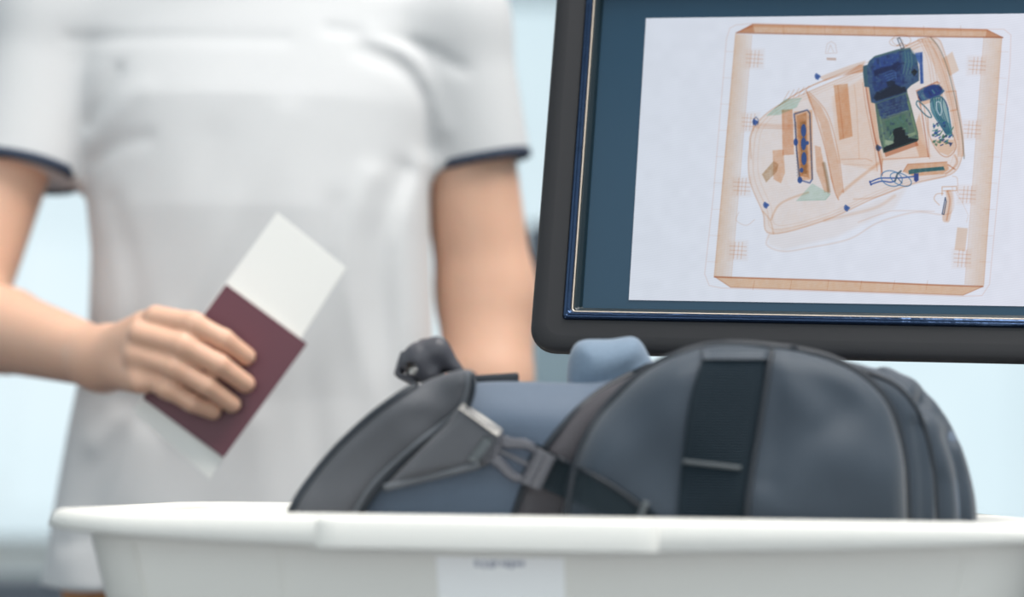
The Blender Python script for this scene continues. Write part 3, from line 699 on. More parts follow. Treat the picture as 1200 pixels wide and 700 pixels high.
# camera compartment outline
stroke(A_((398, 160), (406, 215), (420, 290), (434, 352), (440, 390)), 1.5, (190, 112, 80), .9, .5, True); stroke(A_((392, 166), (400, 225), (422, 330), (428, 380)), 1., (222, 165, 130), .7)
stroke(A_((524, 190), (536, 240), (552, 345)), 1.4, (196, 122, 86), .85, .5, True); poly(A_((444, 332), (524, 308), (528, 318), (448, 346)), (200, 120, 75), .85, .5)
stroke(A_((436, 390), (440, 352), (552, 345)), 1.2, (222, 160, 120), .7)
poly(A_((424, 300), (442, 350), (440, 388), (428, 330)), (236, 190, 150), .7, .8); poly(A_((512, 290), (530, 240), (552, 344), (530, 346)), (238, 196, 160), .8, .8)
poly(A_((398, 160), (412, 160), (436, 330), (424, 330)), (240, 200, 168), .7, .8)
# camera: body, grip, lens
body_c = B_((98, 208), (120, 202), (130, 180), (160, 155), (280, 120), (345, 112), (356, 140), (378, 150), (392, 230), (392, 285), (350, 310), (330, 330), (326, 350), (166, 408), (140, 400), (128, 320), (104, 316), (96, 240))
poly(body_c, (44, 72, 112), .96, .5, fn=cover); poly(B_((140, 200), (250, 160), (300, 200), (320, 300), (180, 380), (150, 330)), (28, 50, 110), .8, 1.5, fn=cover)
poly(B_((150, 170), (285, 135), (300, 190), (220, 210), (150, 240)), (38, 66, 132), .8, 1.2, .3, fn=cover)
poly(B_((165, 350), (240, 310), (320, 320), (330, 345), (166, 392)), (14, 28, 52), .85, 1.2, fn=cover); poly(B_((155, 235), (220, 215), (300, 210), (296, 232), (200, 250), (158, 262)), (16, 32, 76), .7, 1., fn=cover)
poly(B_((350, 240), (370, 222), (386, 238), (368, 262)), (12, 18, 30), .95, .5, fn=cover); poly(B_((300, 120), (345, 112), (378, 150), (385, 200), (330, 220), (310, 180)), (46, 92, 120), .55, 1., .4, fn=cover)
lens_c = B_((160, 410), (330, 350), (350, 420), (386, 560), (390, 600), (205, 668), (184, 590)); poly(lens_c, (78, 104, 92), .95, .5, fn=cover)
poly(B_((168, 404), (322, 352), (342, 440), (190, 490)), (40, 62, 108), .85, 1., .4, fn=cover)
poly(B_((210, 500), (320, 462), (340, 560), (236, 590)), (70, 104, 88), .9, 1., fn=cover)
for i in range(5): stroke(B_((215-i, 424+i*15), (300-i, 396+i*15)), 1.4, (34, 46, 96), .8, fn=cover)
poly(B_((205, 640), (260, 620), (262, 560), (256, 545), (300, 530), (318, 548), (322, 578), (360, 572), (330, 590), (388, 596), (385, 606), (215, 668), (205, 668)), (14, 24, 36), .95, .6, fn=cover)
poly(B_((205, 600), (258, 606), (240, 622), (215, 632)), (110, 140, 120), .8, .6, fn=cover); stroke(B_((186, 480), (205, 590), (212, 640)), 2., (110, 135, 110), .8, fn=cover); stroke(B_((335, 400), (372, 540), (384, 590)), 2., (110, 135, 100), .8, fn=cover)
sl = bb(body_c+lens_c, 1); dd = np.minimum(poly_sdf(gx[sl], gy[sl], np.array(body_c)), poly_sdf(gx[sl], gy[sl], np.array(lens_c)))
a_ = np.clip(-dd/1.2, 0, 1)*np.clip((noise2(5, 11)[sl]-.55)*2.2, 0, 1)*.4; cover(sl, a_, (84, 122, 132)); a_ = np.clip(-dd/1.2, 0, 1)*np.clip((noise2(9, 12)[sl]-.6)*3, 0, 1)*.5; cover(sl, a_, (18, 30, 72))
poly(B_((168, 345), (190, 350), (236, 318), (262, 300), (300, 322), (318, 318), (326, 342), (166, 394), (150, 378)), (12, 22, 46), .85, .8, fn=cover)
poly(B_((218, 292), (248, 284), (268, 290), (262, 308), (226, 316)), (12, 24, 50), .85, .7, fn=cover); poly(B_((150, 232), (196, 214), (246, 206), (280, 184), (300, 196), (268, 222), (200, 236), (158, 262)), (14, 26, 70), .8, .9, fn=cover)
for i in range(4): stroke(B_((200+i*8, 250+i*12), (250+i*6, 232+i*12), (272, 246+i*10)), 1., (66, 104, 160), .7, .5, True, fn=cover)
for k_ in range(3): stroke(B_((318+k_*16, 130+k_*4), (322+k_*17, 180+k_*8), (308+k_*18, 250)), 1., (88, 132, 130), .7, .5, True, fn=cover)
poly(B_((96, 210), (116, 204), (122, 312), (106, 316)), (56, 92, 104), .8, .6, fn=cover); stroke(B_((150, 162), (280, 124), (344, 116)), 1.2, (92, 122, 110), .8, fn=cover)
stroke(B_((222, 478), (330, 446)), 1., (120, 146, 120), .7, fn=cover); stroke(B_((236, 592), (258, 560), (320, 540)), 1., (130, 150, 120), .7, fn=cover)
poly(B_((204, 642), (254, 622), (262, 588), (252, 560), (268, 540), (292, 534), (312, 552), (322, 580), (356, 574), (330, 592), (388, 598), (384, 608), (216, 666)), (10, 16, 26), .95, .5, fn=cover)
poly(B_((214, 600), (252, 608), (262, 616), (228, 630), (212, 624)), (150, 166, 140), .8, .6, fn=cover); poly(B_((330, 572), (372, 558), (376, 572), (340, 588)), (140, 160, 130), .8, .6, fn=cover)
stroke(body_c+[body_c[0]], .8, (60, 92, 100), .8, fn=cover); stroke(lens_c+[lens_c[0]], .8, (70, 96, 84), .8, fn=cover)
stroke(B_((275, 100), (300, 85), (330, 100)), 1.2, (205, 150, 110), .7); 
# camera strap and clip above
poly(B_((372, 138), (412, 132), (418, 300), (400, 302), (396, 200), (380, 170)), (54, 92, 160), .85, .5, .3, fn=cover); stroke(B_((404, 140), (408, 300)), 1.1, (30, 56, 130), .9, fn=cover)
stroke(B_((278, 62), (290, 56), (314, 110), (300, 116), (278, 62)), .9, (44, 62, 80), .95, fn=cover)
for c_, rx in (((272, 80), 36), ((300, 70), 50), ((400, 70), 14)): stroke(B_(*[(c_[0]+rx*math.cos(t_), c_[1]+rx*.6*math.sin(t_)) for t_ in np.linspace(0, 6.283, 20)]), .9, (222, 175, 140), .7)
for a_ in (0, 14, 30): stroke(B_((395+a_, 70), (440+a_, 180), (462+a_*1.2, 330)), .8, (228, 182, 148), .6, .5, True)
# right edge of the bag
stroke(B_((455, 55), (500, 110), (545, 220), (590, 400), (620, 560), (634, 700)), 1.2, (120, 120, 105), .85, .5, True); stroke(B_((440, 60), (490, 150), (530, 260), (570, 420), (600, 600)), 1.1, (228, 180, 145), .7, .6, True)
poly(B_((400, 60), (470, 60), (520, 160), (600, 440), (640, 690), (600, 690), (560, 440), (470, 200)), (240, 202, 168), .6, .9, .15)
stroke(B_((540, 345), (590, 340), (596, 440), (560, 446)), 1.3, (226, 175, 135), .7); poly(B_((515, 170), (570, 130), (606, 230), (555, 262)), (246, 222, 198), .9, .7)
# cable bundle
poly(B_((378, 340), (490, 290), (520, 320), (520, 380), (400, 420)), (236, 180, 135), .7, .6); stroke(B_((378, 340), (490, 290), (505, 300)), 1.1, (200, 120, 85), .8)
poly(B_((380, 345), (420, 320), (500, 305), (530, 340), (500, 372), (400, 398)), (44, 82, 124), .85, .7, .4, fn=cover)
poly(catmull(B_((420, 330), (470, 305), (515, 325), (500, 360), (450, 380), (425, 365)), 5, True), (22, 46, 116), .85, .8, fn=cover)
for k_ in range(6): stroke(B_((455+k_*9, 385), (462+k_*10, 450+k_*6), (505+k_*10, 520), (540+k_*3, 570)), 1.3, [(50, 110, 130), (40, 84, 140), (70, 130, 130)][k_ % 3], .9, .4, True, fn=cover)
stroke(B_((455, 400), (470, 375), (510, 372), (535, 400), (548, 440)), 1.4, (20, 46, 96), .9, .4, True, fn=cover)
stroke(B_((380, 400), (384, 420), (430, 470), (460, 480), (440, 440), (392, 395), (380, 400)), 1.4, (50, 100, 120), .9, .4, True, fn=cover)
stroke(B_((545, 430), (566, 560), (556, 575)), 1.8, (50, 105, 135), .9, .4, True, fn=cover)
rr_ = np.random.RandomState(4)
for i in range(26):
    x = 465+rr_.rand()*110; y = 500+rr_.rand()*135
    if (x-470)*.9 > (y-480)*1.5+60: continue
    stroke(B_((x, y), (x+rr_.randn()*14, y+rr_.randn()*12)), 1.3, [(36, 66, 140), (60, 125, 130), (70, 110, 90)][i % 3], .85, .4, fn=cover)
stroke(B_((440, 480), (450, 580), (500, 670), (550, 690), (590, 640), (570, 560)), 1.2, (210, 150, 110), .8, .5, True); stroke(B_((420, 420), (440, 560), (450, 700)), 1., (220, 160, 120), .7)
poly(B_((460, 600), (580, 600), (585, 650), (550, 685), (500, 665)), (238, 190, 145), .7, .8)
poly(catmull(B_((456, 384), (486, 366), (520, 372), (540, 420), (556, 500), (568, 566), (548, 578), (516, 520), (478, 480), (458, 430)), 5, True), (74, 132, 138), .55, .6, fn=cover)
for k_ in range(5): stroke(B_((466+k_*13, 378), (474+k_*11, 430), (500+k_*10, 500), (534+k_*7, 566)), 1.1, (30, 82, 108), .9, .4, True, fn=cover)
stroke(B_((486, 400), (488, 440), (506, 470), (514, 440), (504, 400), (486, 400)), 1.1, (225, 232, 238), .7, .4, True, fn=cover)
for i in range(30):
    x = 462+rr_.rand()*100; y = 505+rr_.rand()*120
    if y-500 < (x-470)*.5-10 and x > 540: continue
    poly(B_((x, y), (x+9+rr_.rand()*9, y+rr_.randn()*5), (x+8, y+8+rr_.rand()*9), (x-3, y+8)), [(34, 66, 136), (52, 112, 118), (70, 104, 78), (28, 50, 96)][i % 4], .8, .5, fn=cover)
for k_ in range(7): stroke(B_((392+k_*18, 372-k_*9), (404+k_*18, 392-k_*10)), 1.6, [(24, 40, 90), (70, 120, 140), (30, 70, 120)][k_ % 3], .9, .4, fn=cover)
# pen and blue cable below
poly(D_((215, 130), (235, 98), (405, 88), (415, 120), (390, 140), (260, 150)), (228, 170, 120), .9, .7, .2); stroke(D_((215, 130), (235, 98), (405, 88)), 1.2, (215, 150, 105), .7)
poly(D_((238, 126), (250, 120), (390, 108), (396, 124), (300, 132), (240, 142)), (44, 92, 100), .95, .5, .2, fn=cover); poly(D_((262, 138), (282, 138), (282, 168), (270, 176), (262, 168)), (40, 60, 130), .95, .5, fn=cover)
stroke(D_((70, 176), (110, 160), (150, 158), (200, 158), (270, 150)), 1.6, (44, 76, 150), .9, .4, True, fn=cover); stroke(D_((74, 186), (120, 172), (160, 176), (180, 170)), 1.6, (44, 76, 150), .9, .4, True, fn=cover); stroke(D_((70, 172), (76, 188)), 1.6, (40, 66, 140), .9, fn=cover)
for (x, y, rx, ry, ph) in ((165, 160, 46, 34, .2), (205, 164, 46, 30, .5)): stroke(D_(*[(x+rx*math.cos(t_), y+ry*math.sin(t_+ph)) for t_ in np.linspace(0, 6.283, 24)]), 1.1, (60, 110, 160), .85, .4, fn=cover)
stroke(D_((180, 170), (190, 140), (205, 128)), 2.2, (60, 84, 100), .8, fn=cover); stroke(D_((185, 150), (210, 180)), 1.2, (44, 80, 120), .8, fn=cover)
stroke(D_((400, 140), (430, 118), (450, 90), (440, 60)), 2.2, (222, 170, 130), .7, .8, True); stroke(D_((410, 100), (440, 120)), 1.5, (200, 130, 90), .8)
stroke(D_((0, 250), (100, 240), (240, 190), (400, 150)), 1.4, (230, 185, 150), .6, .8, True); stroke(D_((20, 350), (130, 310), (180, 300), (350, 302)), 1.1, (240, 210, 190), .7, .8, True)
# loose fob
stroke(D_((384, 232), (384, 196), (446, 194), (448, 212), (384, 214)), 1.2, (222, 165, 120), .8, .5); stroke(D_((390, 225), (360, 228), (350, 250), (372, 275)), 1.2, (232, 185, 150), .8, .6, True)
stroke(D_((430, 150), (450, 160), (452, 220)), 1.1, (235, 195, 165), .7, .6, True)
poly(catmull(D_((400, 215), (424, 214), (430, 260), (418, 340), (400, 350), (386, 340), (388, 300), (402, 250)), 5, True), (236, 188, 148), .75, .8); stroke(D_((408, 216), (418, 260), (404, 340)), 2., (215, 150, 105), .6, .6, True)
stroke(D_((398, 242), (386, 306), (384, 314), (392, 316), (402, 260), (398, 242)), 1., (44, 62, 96), .95, .4, fn=cover)
stroke(D_((440, 215), (470, 260), (498, 320), (490, 350)), 1., (244, 222, 205), .7); poly(D_((450, 372), (496, 376), (484, 476), (438, 470)), (240, 206, 174), .95, .7)
poly(B_((515, 180), (572, 132), (606, 232), (556, 262)), (245, 218, 190), .4, .8)
# horizontal scan texture
cv *= (1+.012*np.sin(gy*2.2+gx*.35))[..., None]*(1+.02*(NZ2-.5))[..., None]
cv = np.clip(cv, 0, 1)
# vertex grid of the lit area
nu, nv = 740, 550; WU, WV = .3325, .2488
uu = np.linspace(0, WU, nu); vv_ = np.linspace(0, WV, nv)
Ug, Vg = np.meshgrid(uu, vv_, indexing='ij'); L = np.stack([Ug.ravel(), np.full(Ug.size, .0098), Vg.ravel()], 1)
W = MO+MSC*L@MR.T
L0 = np.stack([Ug.ravel(), np.zeros(Ug.size), Vg.ravel()], 1); W0 = MO+MSC*L0@MR.T
q = W0-CP; zc = q@F; sx = 600+FPX*(q@R)/zc; sy = 350-FPX*(q@U)/zc
fx = np.clip((sx-X0)*SS-.5, 0, CW-1.01); fy = np.clip((sy-Y0)*SS-.5, 0, CH-1.01); ix = fx.astype(int); iy = fy.astype(int); tx = (fx-ix)[:, None]; ty = (fy-iy)[:, None]
colr = (cv[iy, ix]*(1-tx)+cv[iy, ix+1]*tx)*(1-ty)+(cv[iy+1, ix]*(1-tx)+cv[iy+1, ix+1]*tx)*ty
colr = np.where(colr <= .04045, colr/12.92, ((colr+.055)/1.055)**2.4)
I_ = np.arange(nu*nv).reshape(nu, nv); Q = np.stack([I_[:-1, :-1], I_[1:, :-1], I_[1:, 1:], I_[:-1, 1:]], -1).reshape(-1, 4)
scr = npmesh('xray_image', W, Q, None, mon, False); scr['label'] = 'lit orange and blue x-ray picture of a packed bag in a tray'
ca = scr.data.color_attributes.new('picture', 'FLOAT_COLOR', 'POINT'); ca.data.foreach_set('color', np.c_[colr, np.ones(len(colr))].astype(np.float32).ravel())
ms = mat('lit_screen', (4, 5, 6), .3, spec=.3); nt = ms.node_tree; at = nt.nodes.new('ShaderNodeAttribute'); at.attribute_name = 'picture'
nt.links.new(at.outputs['Color'], nt.nodes['Principled BSDF'].inputs['Emission Color']); nt.nodes['Principled BSDF'].inputs['Emission Strength'].default_value = .90
scr.data.materials.append(ms)

# monitor arm on a floor post
pst = np.array([.66, 1.86]); t = empty('monitor_stand', (pst[0], pst[1], 0), 'grey steel post and arm carrying the monitor from behind', 'stand')
MB().box((pst[0]-.2, pst[1]-.15, 0), (pst[0]+.2, pst[1]+.15, .03)).build('base', M_alu, t, bevel=.005)
mb = MB(); mb.cyl((pst[0], pst[1], .03), (pst[0], pst[1], 1.45), .028); mb.build('post', M_alu, t, True)
e1 = MM((.166, .064, .13)); e0 = MM((.166, .0465, .13)); mid = MM((.19, .14, .13))
mb = MB(); tube(mb, [np.array([pst[0], pst[1], e1[2]]), mid, e1], .018, 16); mb.build('arm', M_alu, t, True)
mb = MB(); mb.box((.116, .0505, .08), (.216, .060, .18), MM); mb.build('mount_plate', M_alu, t, bevel=.002)

# ------------------------------------------------------------------ the man
DT = 2.08
def Q2(px, py, d=DT): return P(px, py, d)
cx0 = Q2(298, 300)[0]
# right arm (photo left) and its hand
SHR = Q2(62, 22, 2.09); ELR = Q2(-48, 372, 2.03); WRR = Q2(120, 421, 1.80)
SHL = Q2(528, 26, 2.10); ELL = Q2(570, 345, 2.13); WRL = Q2(574, 640, 2.06)
PY = 1.742   # passport plane depth
fing = [  # base, pip, dip, tip (photo px, depth), radii
    [(183, 372, 1.722), (226, 380, 1.709), (262, 398, 1.716), (289, 418, 1.732), .0103, .0084],
    [(166, 392, 1.719), (214, 405, 1.704), (256, 427, 1.712), (288, 450, 1.732), .0106, .0086],
    [(160, 415, 1.722), (204, 430, 1.707), (242, 452, 1.714), (272, 474, 1.732), .0102, .0082],
    [(166, 438, 1.728), (196, 455, 1.714), (224, 472, 1.720), (250, 483, 1.733), .0092, .0074]]
def hand_right(X, Y, Z):
    w_ = WRR
    palm = rcone(X, Y, Z, w_, P(172, 385, 1.738), .024, .017)
    palm = smin(palm, rcone(X, Y, Z, w_, P(166, 405, 1.736), .024, .017), .012)
    palm = smin(palm, rcone(X, Y, Z, w_, P(166, 430, 1.731), .023, .013), .012); palm = smin(palm, rcone(X, Y, Z, P(130, 432, 1.79), P(164, 449, 1.722), .017, .010), .015)
    d = palm; fs_ = None
    for b, p1, p2, p3, r0, r1 in fing:
        a = [P(*b), P(*p1), P(*p2), P(*p3)]
        f = rcone(X, Y, Z, a[0], a[1], r0*1.08, r0); f = smin(f, rcone(X, Y, Z, a[1], a[2], r0, (r0+r1)/2), .006); f = smin(f, rcone(X, Y, Z, a[2], a[3], (r0+r1)/2, r1), .003)
        fs_ = f if fs_ is None else smin(fs_, f, .0028)
    d = smin(d, fs_, .009)
    th = rcone(X, Y, Z, P(134, 404, 1.79), P(176, 404, 1.782), .017, .0125); th = smin(th, rcone(X, Y, Z, P(176, 404, 1.782), P(214, 412, 1.768), .0125, .0098), .004)
    th = smin(th, rcone(X, Y, Z, P(214, 412, 1.768), P(240, 420, 1.7585), .0098, .0085), .003)
    return smin(d, th, .012)
def arm_right(X, Y, Z):
    mid = ELR+(WRR-ELR)*.35
    d = smin(rcone(X, Y, Z, ELR, mid, .044, .043), rcone(X, Y, Z, mid, WRR, .043, .0275), .01)
    d = smin(d, rcone(X, Y, Z, SHR, ELR, .052, .043), .025)
    return smin(d, hand_right(X, Y, Z), .016)
cut = SHR+(ELR-SHR)*.42; cn = (ELR-SHR)/np.linalg.norm(ELR-SHR)
def f_arm(X, Y, Z):
    return np.maximum(arm_right(X, Y, Z), -((X-cut[0])*cn[0]+(Y-cut[1])*cn[1]+(Z-cut[2])*cn[2]))
pl = P(-100, 520, 2.1); lo = (pl[0]-.02, 1.66, P(0, 515, 1.8)[2]); hi = (P(310, 300, 1.75)[0], 2.15, cut[2]+.07)
V1, Qa1 = surface_nets(f_arm, lo, hi, .0024)
# hanging left hand
def hand_left(X, Y, Z):
    w_ = WRL; d = None
    dn = np.array([0, 0, -1.]); 
    kn = [w_+np.array([.004, dy, -.085+abs(dy)*.25]) for dy in (-.030, -.010, .010, .029)]
    for k_ in kn:
        f = rcone(X, Y, Z, w_, k_, .025, .0135); d = f if d is None else smin(d, f, .012)
    for k_, L_, r in zip(kn, (.072, .08, .074, .058), (.0098, .0100, .0096, .0086)):
        a = k_; b = a+np.array([-.010, 0, -L_*.5]); c = b+np.array([-.018, 0, -L_*.42]); e_ = c+np.array([-.012, 0, -L_*.2])
        f = smin(rcone(X, Y, Z, a, b, r*1.08, r), rcone(X, Y, Z, b, c, r, r*.88), .003); f = smin(f, rcone(X, Y, Z, c, e_, r*.88, r*.8), .003)
        d = smin(d, f, .004)
    a = w_+np.array([-.005, -.02, -.02]); b = a+np.array([-.012, -.03, -.035]); c = b+np.array([-.008, -.008, -.036]); e_ = c+np.array([-.004, .002, -.026])
    return smin(d, smin(smin(rcone(X, Y, Z, a, b, .015, .0125), rcone(X, Y, Z, b, c, .0125, .0105), .003), rcone(X, Y, Z, c, e_, .0105, .0085), .003), .01)
def arm_left(X, Y, Z):
    mid = ELL+(WRL-ELL)*.35
    d = smin(rcone(X, Y, Z, ELL, mid, .054, .050), rcone(X, Y, Z, mid, WRL, .050, .028), .01)
    return smin(d, rcone(X, Y, Z, SHL, ELL, .052, .054), .02)
lw = WRL
V2, Qa2 = surface_nets(lambda X, Y, Z: np.maximum(smin(arm_left(X, Y, Z), hand_left(X, Y, Z), .014), Z-(lw[2]+.05)), (lw[0]-.10, lw[1]-.11, lw[2]-.22), (lw[0]+.07, lw[1]+.08, lw[2]+.06), .003)
HT = Q2(298, -100)[2]   # neck base height ~
zs_ = Q2(298, -8)[2]
hip = .93
def legs(X, Y, Z, g=0.):
    d = None
    for s_ in (-1, 1):
        hx = cx0+s_*.095; kx = cx0+s_*.11; fx_ = cx0+s_*.125
        f = smin(rcone(X, Y, Z, (hx, 2.10, .90), (kx, 2.08, .50), .088+g, .058+g), rcone(X, Y, Z, (kx, 2.08, .50), (fx_, 2.11, .09), .058+g, .040+g*1.2), .02)
        d = f if d is None else np.minimum(d, f)
    return smin(d, ell(X, Y, Z, (cx0, 2.10, .96), (.168+g, .115+g, .13)), .05)
hcx, hcy, hcz = cx0, 2.05, zs_+.215
def head(X, Y, Z):
    d = ell(X, Y, Z, (hcx, hcy+.02, hcz+.03), (.077, .098, .095))
    d = smin(d, ell(X, Y, Z, (hcx, hcy-.03, hcz-.05), (.056, .062, .068)), .03)
    d = smin(d, rcone(X, Y, Z, (hcx, hcy-.088, hcz+.012), (hcx, hcy-.107, hcz-.028), .008, .0125), .012)   # nose
    d = smin(d, rcone(X, Y, Z, (hcx-.022, hcy-.086, hcz-.062), (hcx+.022, hcy-.086, hcz-.062), .007, .007), .008)   # lips
    d = smin(d, rcone(X, Y, Z, (hcx-.035, hcy-.082, hcz+.028), (hcx+.035, hcy-.082, hcz+.028), .009, .009), .014)   # brow
    for s_ in (-1, 1):
        d = np.maximum(d, -ell(X, Y, Z, (hcx+s_*.031, hcy-.096, hcz+.010), (.015, .013, .010)))
        d = smin(d, ell(X, Y, Z, (hcx+s_*.078, hcy+.02, hcz-.005), (.010, .020, .032)), .008)
    return d
def f_body(X, Y, Z):
    d = ell(X, Y, Z, (cx0, 2.09, 1.30), (.155, .095, .24))
    d = smin(d, ell(X, Y, Z, (cx0, 2.09, 1.08), (.150, .092, .2)), .05)
    d = smin(d, rcone(X, Y, Z, SHR+np.array([.02, 0, -.01]), SHL+np.array([-.02, 0, -.01]), .05, .05), .05)
    ar = rcone(X, Y, Z, SHR, SHR+(ELR-SHR)*.5, .052, .047)
    d = smin(d, ar, .03)
    al = np.maximum(arm_left(X, Y, Z), (lw[2]+.044)-Z); d = smin(d, al, .02)
    d = smin(d, rcone(X, Y, Z, (cx0, 2.10, zs_), (cx0, 2.075, zs_+.13), .062, .056), .04)
    d = smin(d, head(X, Y, Z), .02)
    d = smin(d, legs(X, Y, Z), .03)
    for s_ in (-1, 1):
        d = smin(d, rcone(X, Y, Z, (cx0+s_*.125, 2.12, .055), (cx0+s_*.14, 1.95, .035), .036, .026), .02)
    return d
V3, Qa3 = surface_nets(f_body, (cx0-.40, 1.86, .008), (cx0+.40, 2.30, zs_+.38), .006)
V = np.concatenate([V3, V1, V2]); Q = np.concatenate([Qa3, Qa1+len(V3), Qa2+len(V3)+len(V1)])
man = npmesh('person', V, Q, M_skin)
tag(man, 'person in a pale grey T-shirt and tan trousers standing behind the tray, holding a passport', 'person')
# T-shirt
rows = [(712, 44, 540), (690, 47, 538), (600, 66, 527), (500, 84, 514), (400, 103, 507), (300, 107, 504), (200, 99, 502), (150, 88, 508), (100, 82, 514), (50, 84, 512), (10, 110, 486), (-12, 170, 426), (-30, 215, 381)]
rz = np.array([Q2(300, r[0])[2] for r in rows]); rl = np.array([Q2(r[1], r[0])[0] for r in rows]); rr2 = np.array([Q2(r[2], r[0])[0] for r in rows])
od = np.argsort(rz); rz, rl, rr2 = rz[od], rl[od], rr2[od]
hemR = Q2(24, 203, 2.06); hemL = Q2(561, 192, 2.11)
FS = .55
folds = [  # photo polyline, amplitude (+ = groove), width
    ([(95, 175), (130, 160), (165, 156)], .004, .010), ([(92, 150), (130, 120), (160, 95)], -.003, .012), ([(88, 130), (110, 95), (125, 70)], .006, .009),
    ([(505, 150), (498, 100), (470, 65), (420, 45)], .006, .012), ([(515, 130), (480, 50), (430, 25)], -.006, .010),
    ([(380, 20), (480, 30), (540, 60)], .005, .008), ([(60, 25), (200, 32), (330, 35)], .003, .008),
    ([(490, 180), (470, 260), (480, 420), (495, 560)], -.007, .016), ([(470, 190), (440, 280), (445, 420), (430, 580)], .006, .014), ([(430, 200), (400, 300), (440, 480), (470, 590)], -.005, .014),
    ([(120, 230), (150, 330), (140, 420)], .004, .014), ([(330, 130), (300, 200), (230, 330), (150, 470)], -.005, .018), ([(390, 240), (360, 420), (380, 590)], .005, .016), ([(140, 470), (190, 520), (170, 600)], .005, .014),
    ([(100, 520), (150, 490), (120, 600)], -.005, .014), ([(250, 160), (230, 260), (210, 340)], .003, .02), ([(300, 500), (320, 590)], -.004, .02), ([(60, 640), (160, 620), (250, 640)], .004, .012)]
FL = [(np.array([Q2(x, y, 1.95)[[0, 2]] for x, y in resample(catmull(p, 5), 10)]), a, w_) for p, a, w_ in folds]
def f_shirt(X, Y, Z):
    zz = Z.ravel(); l = np.interp(zz, rz, rl).reshape(Z.shape); r = np.interp(zz, rz, rr2).reshape(Z.shape)
    cxx = (l+r)/2; a = (r-l)/2; b = np.interp(zz, [rz[0], 1.1, 1.3, 1.42, rz[-1]], [.135, .125, .130, .118, .07]).reshape(Z.shape)
    u = np.abs((X-cxx)/a); v_ = np.abs((Y-2.09)/b); q = (u**2.3+v_**2.3)**(1/2.3)
    d = (q-1)*np.minimum(a, b)*.95
    d = np.maximum(d, Z-rz[-1]); d = np.maximum(d, rz[1]-Z)
    for sh, hm, r0, r1 in ((SHR, hemR, .063, .064), (SHL, hemL, .063, .057)):
        n_ = (hm-sh)/np.linalg.norm(hm-sh)
        far = ((X-hm[0])*n_[0]+(Y-hm[1])*n_[1]+(Z-hm[2])*n_[2])
        s_ = np.maximum(rcone(X, Y, Z, sh, hm+n_*.05, r0, r1), far); d = smin(d, s_, .024)
    d = smin(d, rcone(X, Y, Z, SHR, SHL, .060, .060), .03)
    # collar opening
    d = np.maximum(d, -rcone(X, Y, Z, (cx0, 2.085, zs_-.03), (cx0, 2.06, zs_+.2), .070, .080))
    fx_ = X[:, 0, :] if X.shape[2] > 1 else X[:, :, 0]
    x2 = X[:, 0, 0][:, None]; z2 = Z[0, 0, :][None, :]; dis = np.zeros((x2.shape[0], z2.shape[1]))
    for pts, am, w_ in FL:
        dd = np.full(dis.shape, 1e9)
        for i in range(len(pts)-1):
            p, q_ = pts[i], pts[i+1]; e_ = q_-p; t_ = np.clip(((x2-p[0])*e_[0]+(z2-p[1])*e_[1])/(e_@e_), 0, 1)
            dd = np.minimum(dd, (x2-p[0]-t_*e_[0])**2+(z2-p[1]-t_*e_[1])**2)
        dis += FS*am*np.exp(-dd/(w_*w_))
    dis += .0018*np.sin(x2*60+np.sin(z2*14)*2.)*np.clip((1.38-z2)*4, 0, 1)
    fr_ = np.clip((2.10-Y)/.06, 0, 1)
    return d+dis[:, None, :]*fr_
V, Q = surface_nets(f_shirt, (Q2(-75, 0)[0], 1.90, rz[0]-.01), (Q2(650, 0)[0], 2.27, rz[-1]+.02), .0045)
sh_o = npmesh('t_shirt', V, Q, M_shirt, man)
sm = sh_o.modifiers.new('smooth', 'SMOOTH'); sm.iterations = 2
for sh, hm, r0, r1 in ((SHR, hemR, .064, .065), (SHL, hemL, .064, .058)):
    n_ = (hm-sh)/np.linalg.norm(hm-sh); e_ = np.cross(n_, [0, 1, 0]); e_ /= np.linalg.norm(e_); g_ = np.cross(n_, e_)
    vs = []; fs = []; N = 40
    for k_, (rr3, of) in enumerate(((r1+.001, -.007), (r1+.002, -.006), (r1+.002, .002), (r1+.0005, .003), (r1-.008, .003), (r1-.008, -.007))):
        for i in range(N):
            th = 2*math.pi*i/N; vs.append(tuple(hm+n_*of+rr3*(e_*math.cos(th)+g_*math.sin(th))))
    for k_ in range(6):
        for i in range(N): a = k_*N+i; b = k_*N+(i+1) % N; k2 = (k_+1) % 6; fs.append((a, b, k2*N+(i+1) % N, k2*N+i))
    mesh('sleeve_hem', vs, fs, M_hem, sh_o)
# trousers, shoes, hair, eyes
def f_tr(X, Y, Z):
    d = legs(X, Y, Z, .014); d = np.maximum(d, Z-(rz[1]+.035)); d = np.maximum(d, .075-Z)
    return d+.003*np.sin(Z*40+X*20)*np.clip((.6-Z)*3, 0, 1)
V, Q = surface_nets(f_tr, (cx0-.25, 1.93, .06), (cx0+.25, 2.27, rz[1]+.05), .007); npmesh('trousers', V, Q, M_trouser, man)
for s_ in (-1, 1):
    def f_s(X, Y, Z):
        d = smin(rcone(X, Y, Z, (cx0+s_*.125, 2.12, .06), (cx0+s_*.14, 1.94, .042), .044, .036), rcone(X, Y, Z, (cx0+s_*.125, 2.12, .06), (cx0+s_*.126, 2.115, .10), .044, .044), .02); return np.maximum(d, .018-Z)
    xx0 = cx0+s_*.13
    V, Q = surface_nets(f_s, (xx0-.08, 1.88, .005), (xx0+.08, 2.19, .16), .005); so = npmesh('shoe', V, Q, M_shoe, man)
    V, Q = surface_nets(lambda X, Y, Z: np.maximum(np.maximum(rcone(X, Y, Z*0+.02, (cx0+s_*.125, 2.12, .02), (cx0+s_*.14, 1.94, .02), .046, .040), Z-.024), 0.002-Z), (xx0-.08, 1.88, -.005), (xx0+.08, 2.19, .035), .004); npmesh('sole', V, Q, M_sole, so)
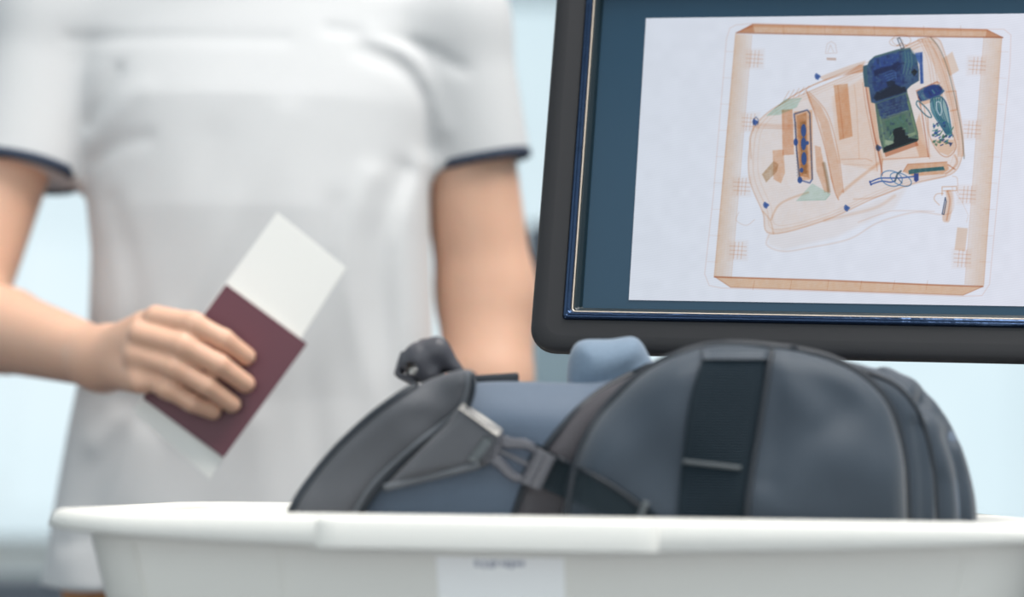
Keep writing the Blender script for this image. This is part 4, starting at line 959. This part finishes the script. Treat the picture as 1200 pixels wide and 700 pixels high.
def f_hair(X, Y, Z):
    d = ell(X, Y, Z, (hcx, hcy+.026, hcz+.038), (.086, .106, .102)); d = np.maximum(d, -(Z-(hcz+.058))*.7+(-(Y-(hcy-.03)))*.7-.0)
    return np.maximum(d, (hcz-.05)-Z)
V, Q = surface_nets(f_hair, (hcx-.1, hcy-.11, hcz-.07), (hcx+.1, hcy+.15, hcz+.16), .005); npmesh('hair', V, Q, M_hair, man)
for s_ in (-1, 1):
    def sph(c, r, n=12):
        vs = []; fs = []
        for i in range(n+1):
            for j in range(2*n): a, b = math.pi*i/n, math.pi*j/n; vs.append((c[0]+r*math.sin(a)*math.cos(b), c[1]+r*math.sin(a)*math.sin(b), c[2]+r*math.cos(a)))
        for i in range(n):
            for j in range(2*n): fs.append((i*2*n+j, (i+1)*2*n+j, (i+1)*2*n+(j+1) % (2*n), i*2*n+(j+1) % (2*n)))
        return vs, fs
    c_ = (hcx+s_*.031, hcy-.078, hcz+.010); eo = mesh('eye', *sph(c_, .0115), M_eye, man); mesh('iris', *sph((c_[0], c_[1]-.0062, c_[2]), .0062), M_iris, eo)

# ------------------------------------------------------------------ passport and boarding pass
def quad_block(name, pts, y0, y1, m, parent=None, bev=.001, tilt=0.):
    mb = MB(); poly_ = [P(a, b, (y0+y1)/2)[[0, 2]] for a, b in pts][::-1]
    mb.prism(poly_, y0, y1); return mb.build(name, m, parent, bevel=bev)
pc = [(265, 333), (360, 403), (262, 537), (167, 467)]
pp = empty('passport', P(263, 435, PY), 'closed maroon passport held in the fingers of the person', 'passport')
quad_block('front_cover', pc, PY, PY+.0007, M_pass, pp, .0002); quad_block('back_cover', pc, PY+.0043, PY+.005, M_pass, pp, .0002)
c_ = np.mean(pc, 0); quad_block('page_block', [tuple(c_+(np.array(p)-c_)*.985) for p in pc], PY+.0008, PY+.0042, M_pages, pp, .0002)
bp = quad_block('boarding_pass', [(325, 249), (406, 314), (246, 562), (155, 482)], PY+.0052, PY+.0066, M_paper, None, .0003)
tag(bp, 'long white boarding pass sheet held behind the maroon passport', 'boarding pass')

# ------------------------------------------------------------------ view
s = bpy.context.scene
s.view_settings.view_transform = 'Standard'; s.view_settings.look = 'None'; s.view_settings.gamma = 1; s.view_settings.exposure = 0
s.view_settings.use_curve_mapping = False
s.cycles.use_denoising = True; s.cycles.max_bounces = 8; s.cycles.sample_clamp_indirect = 5
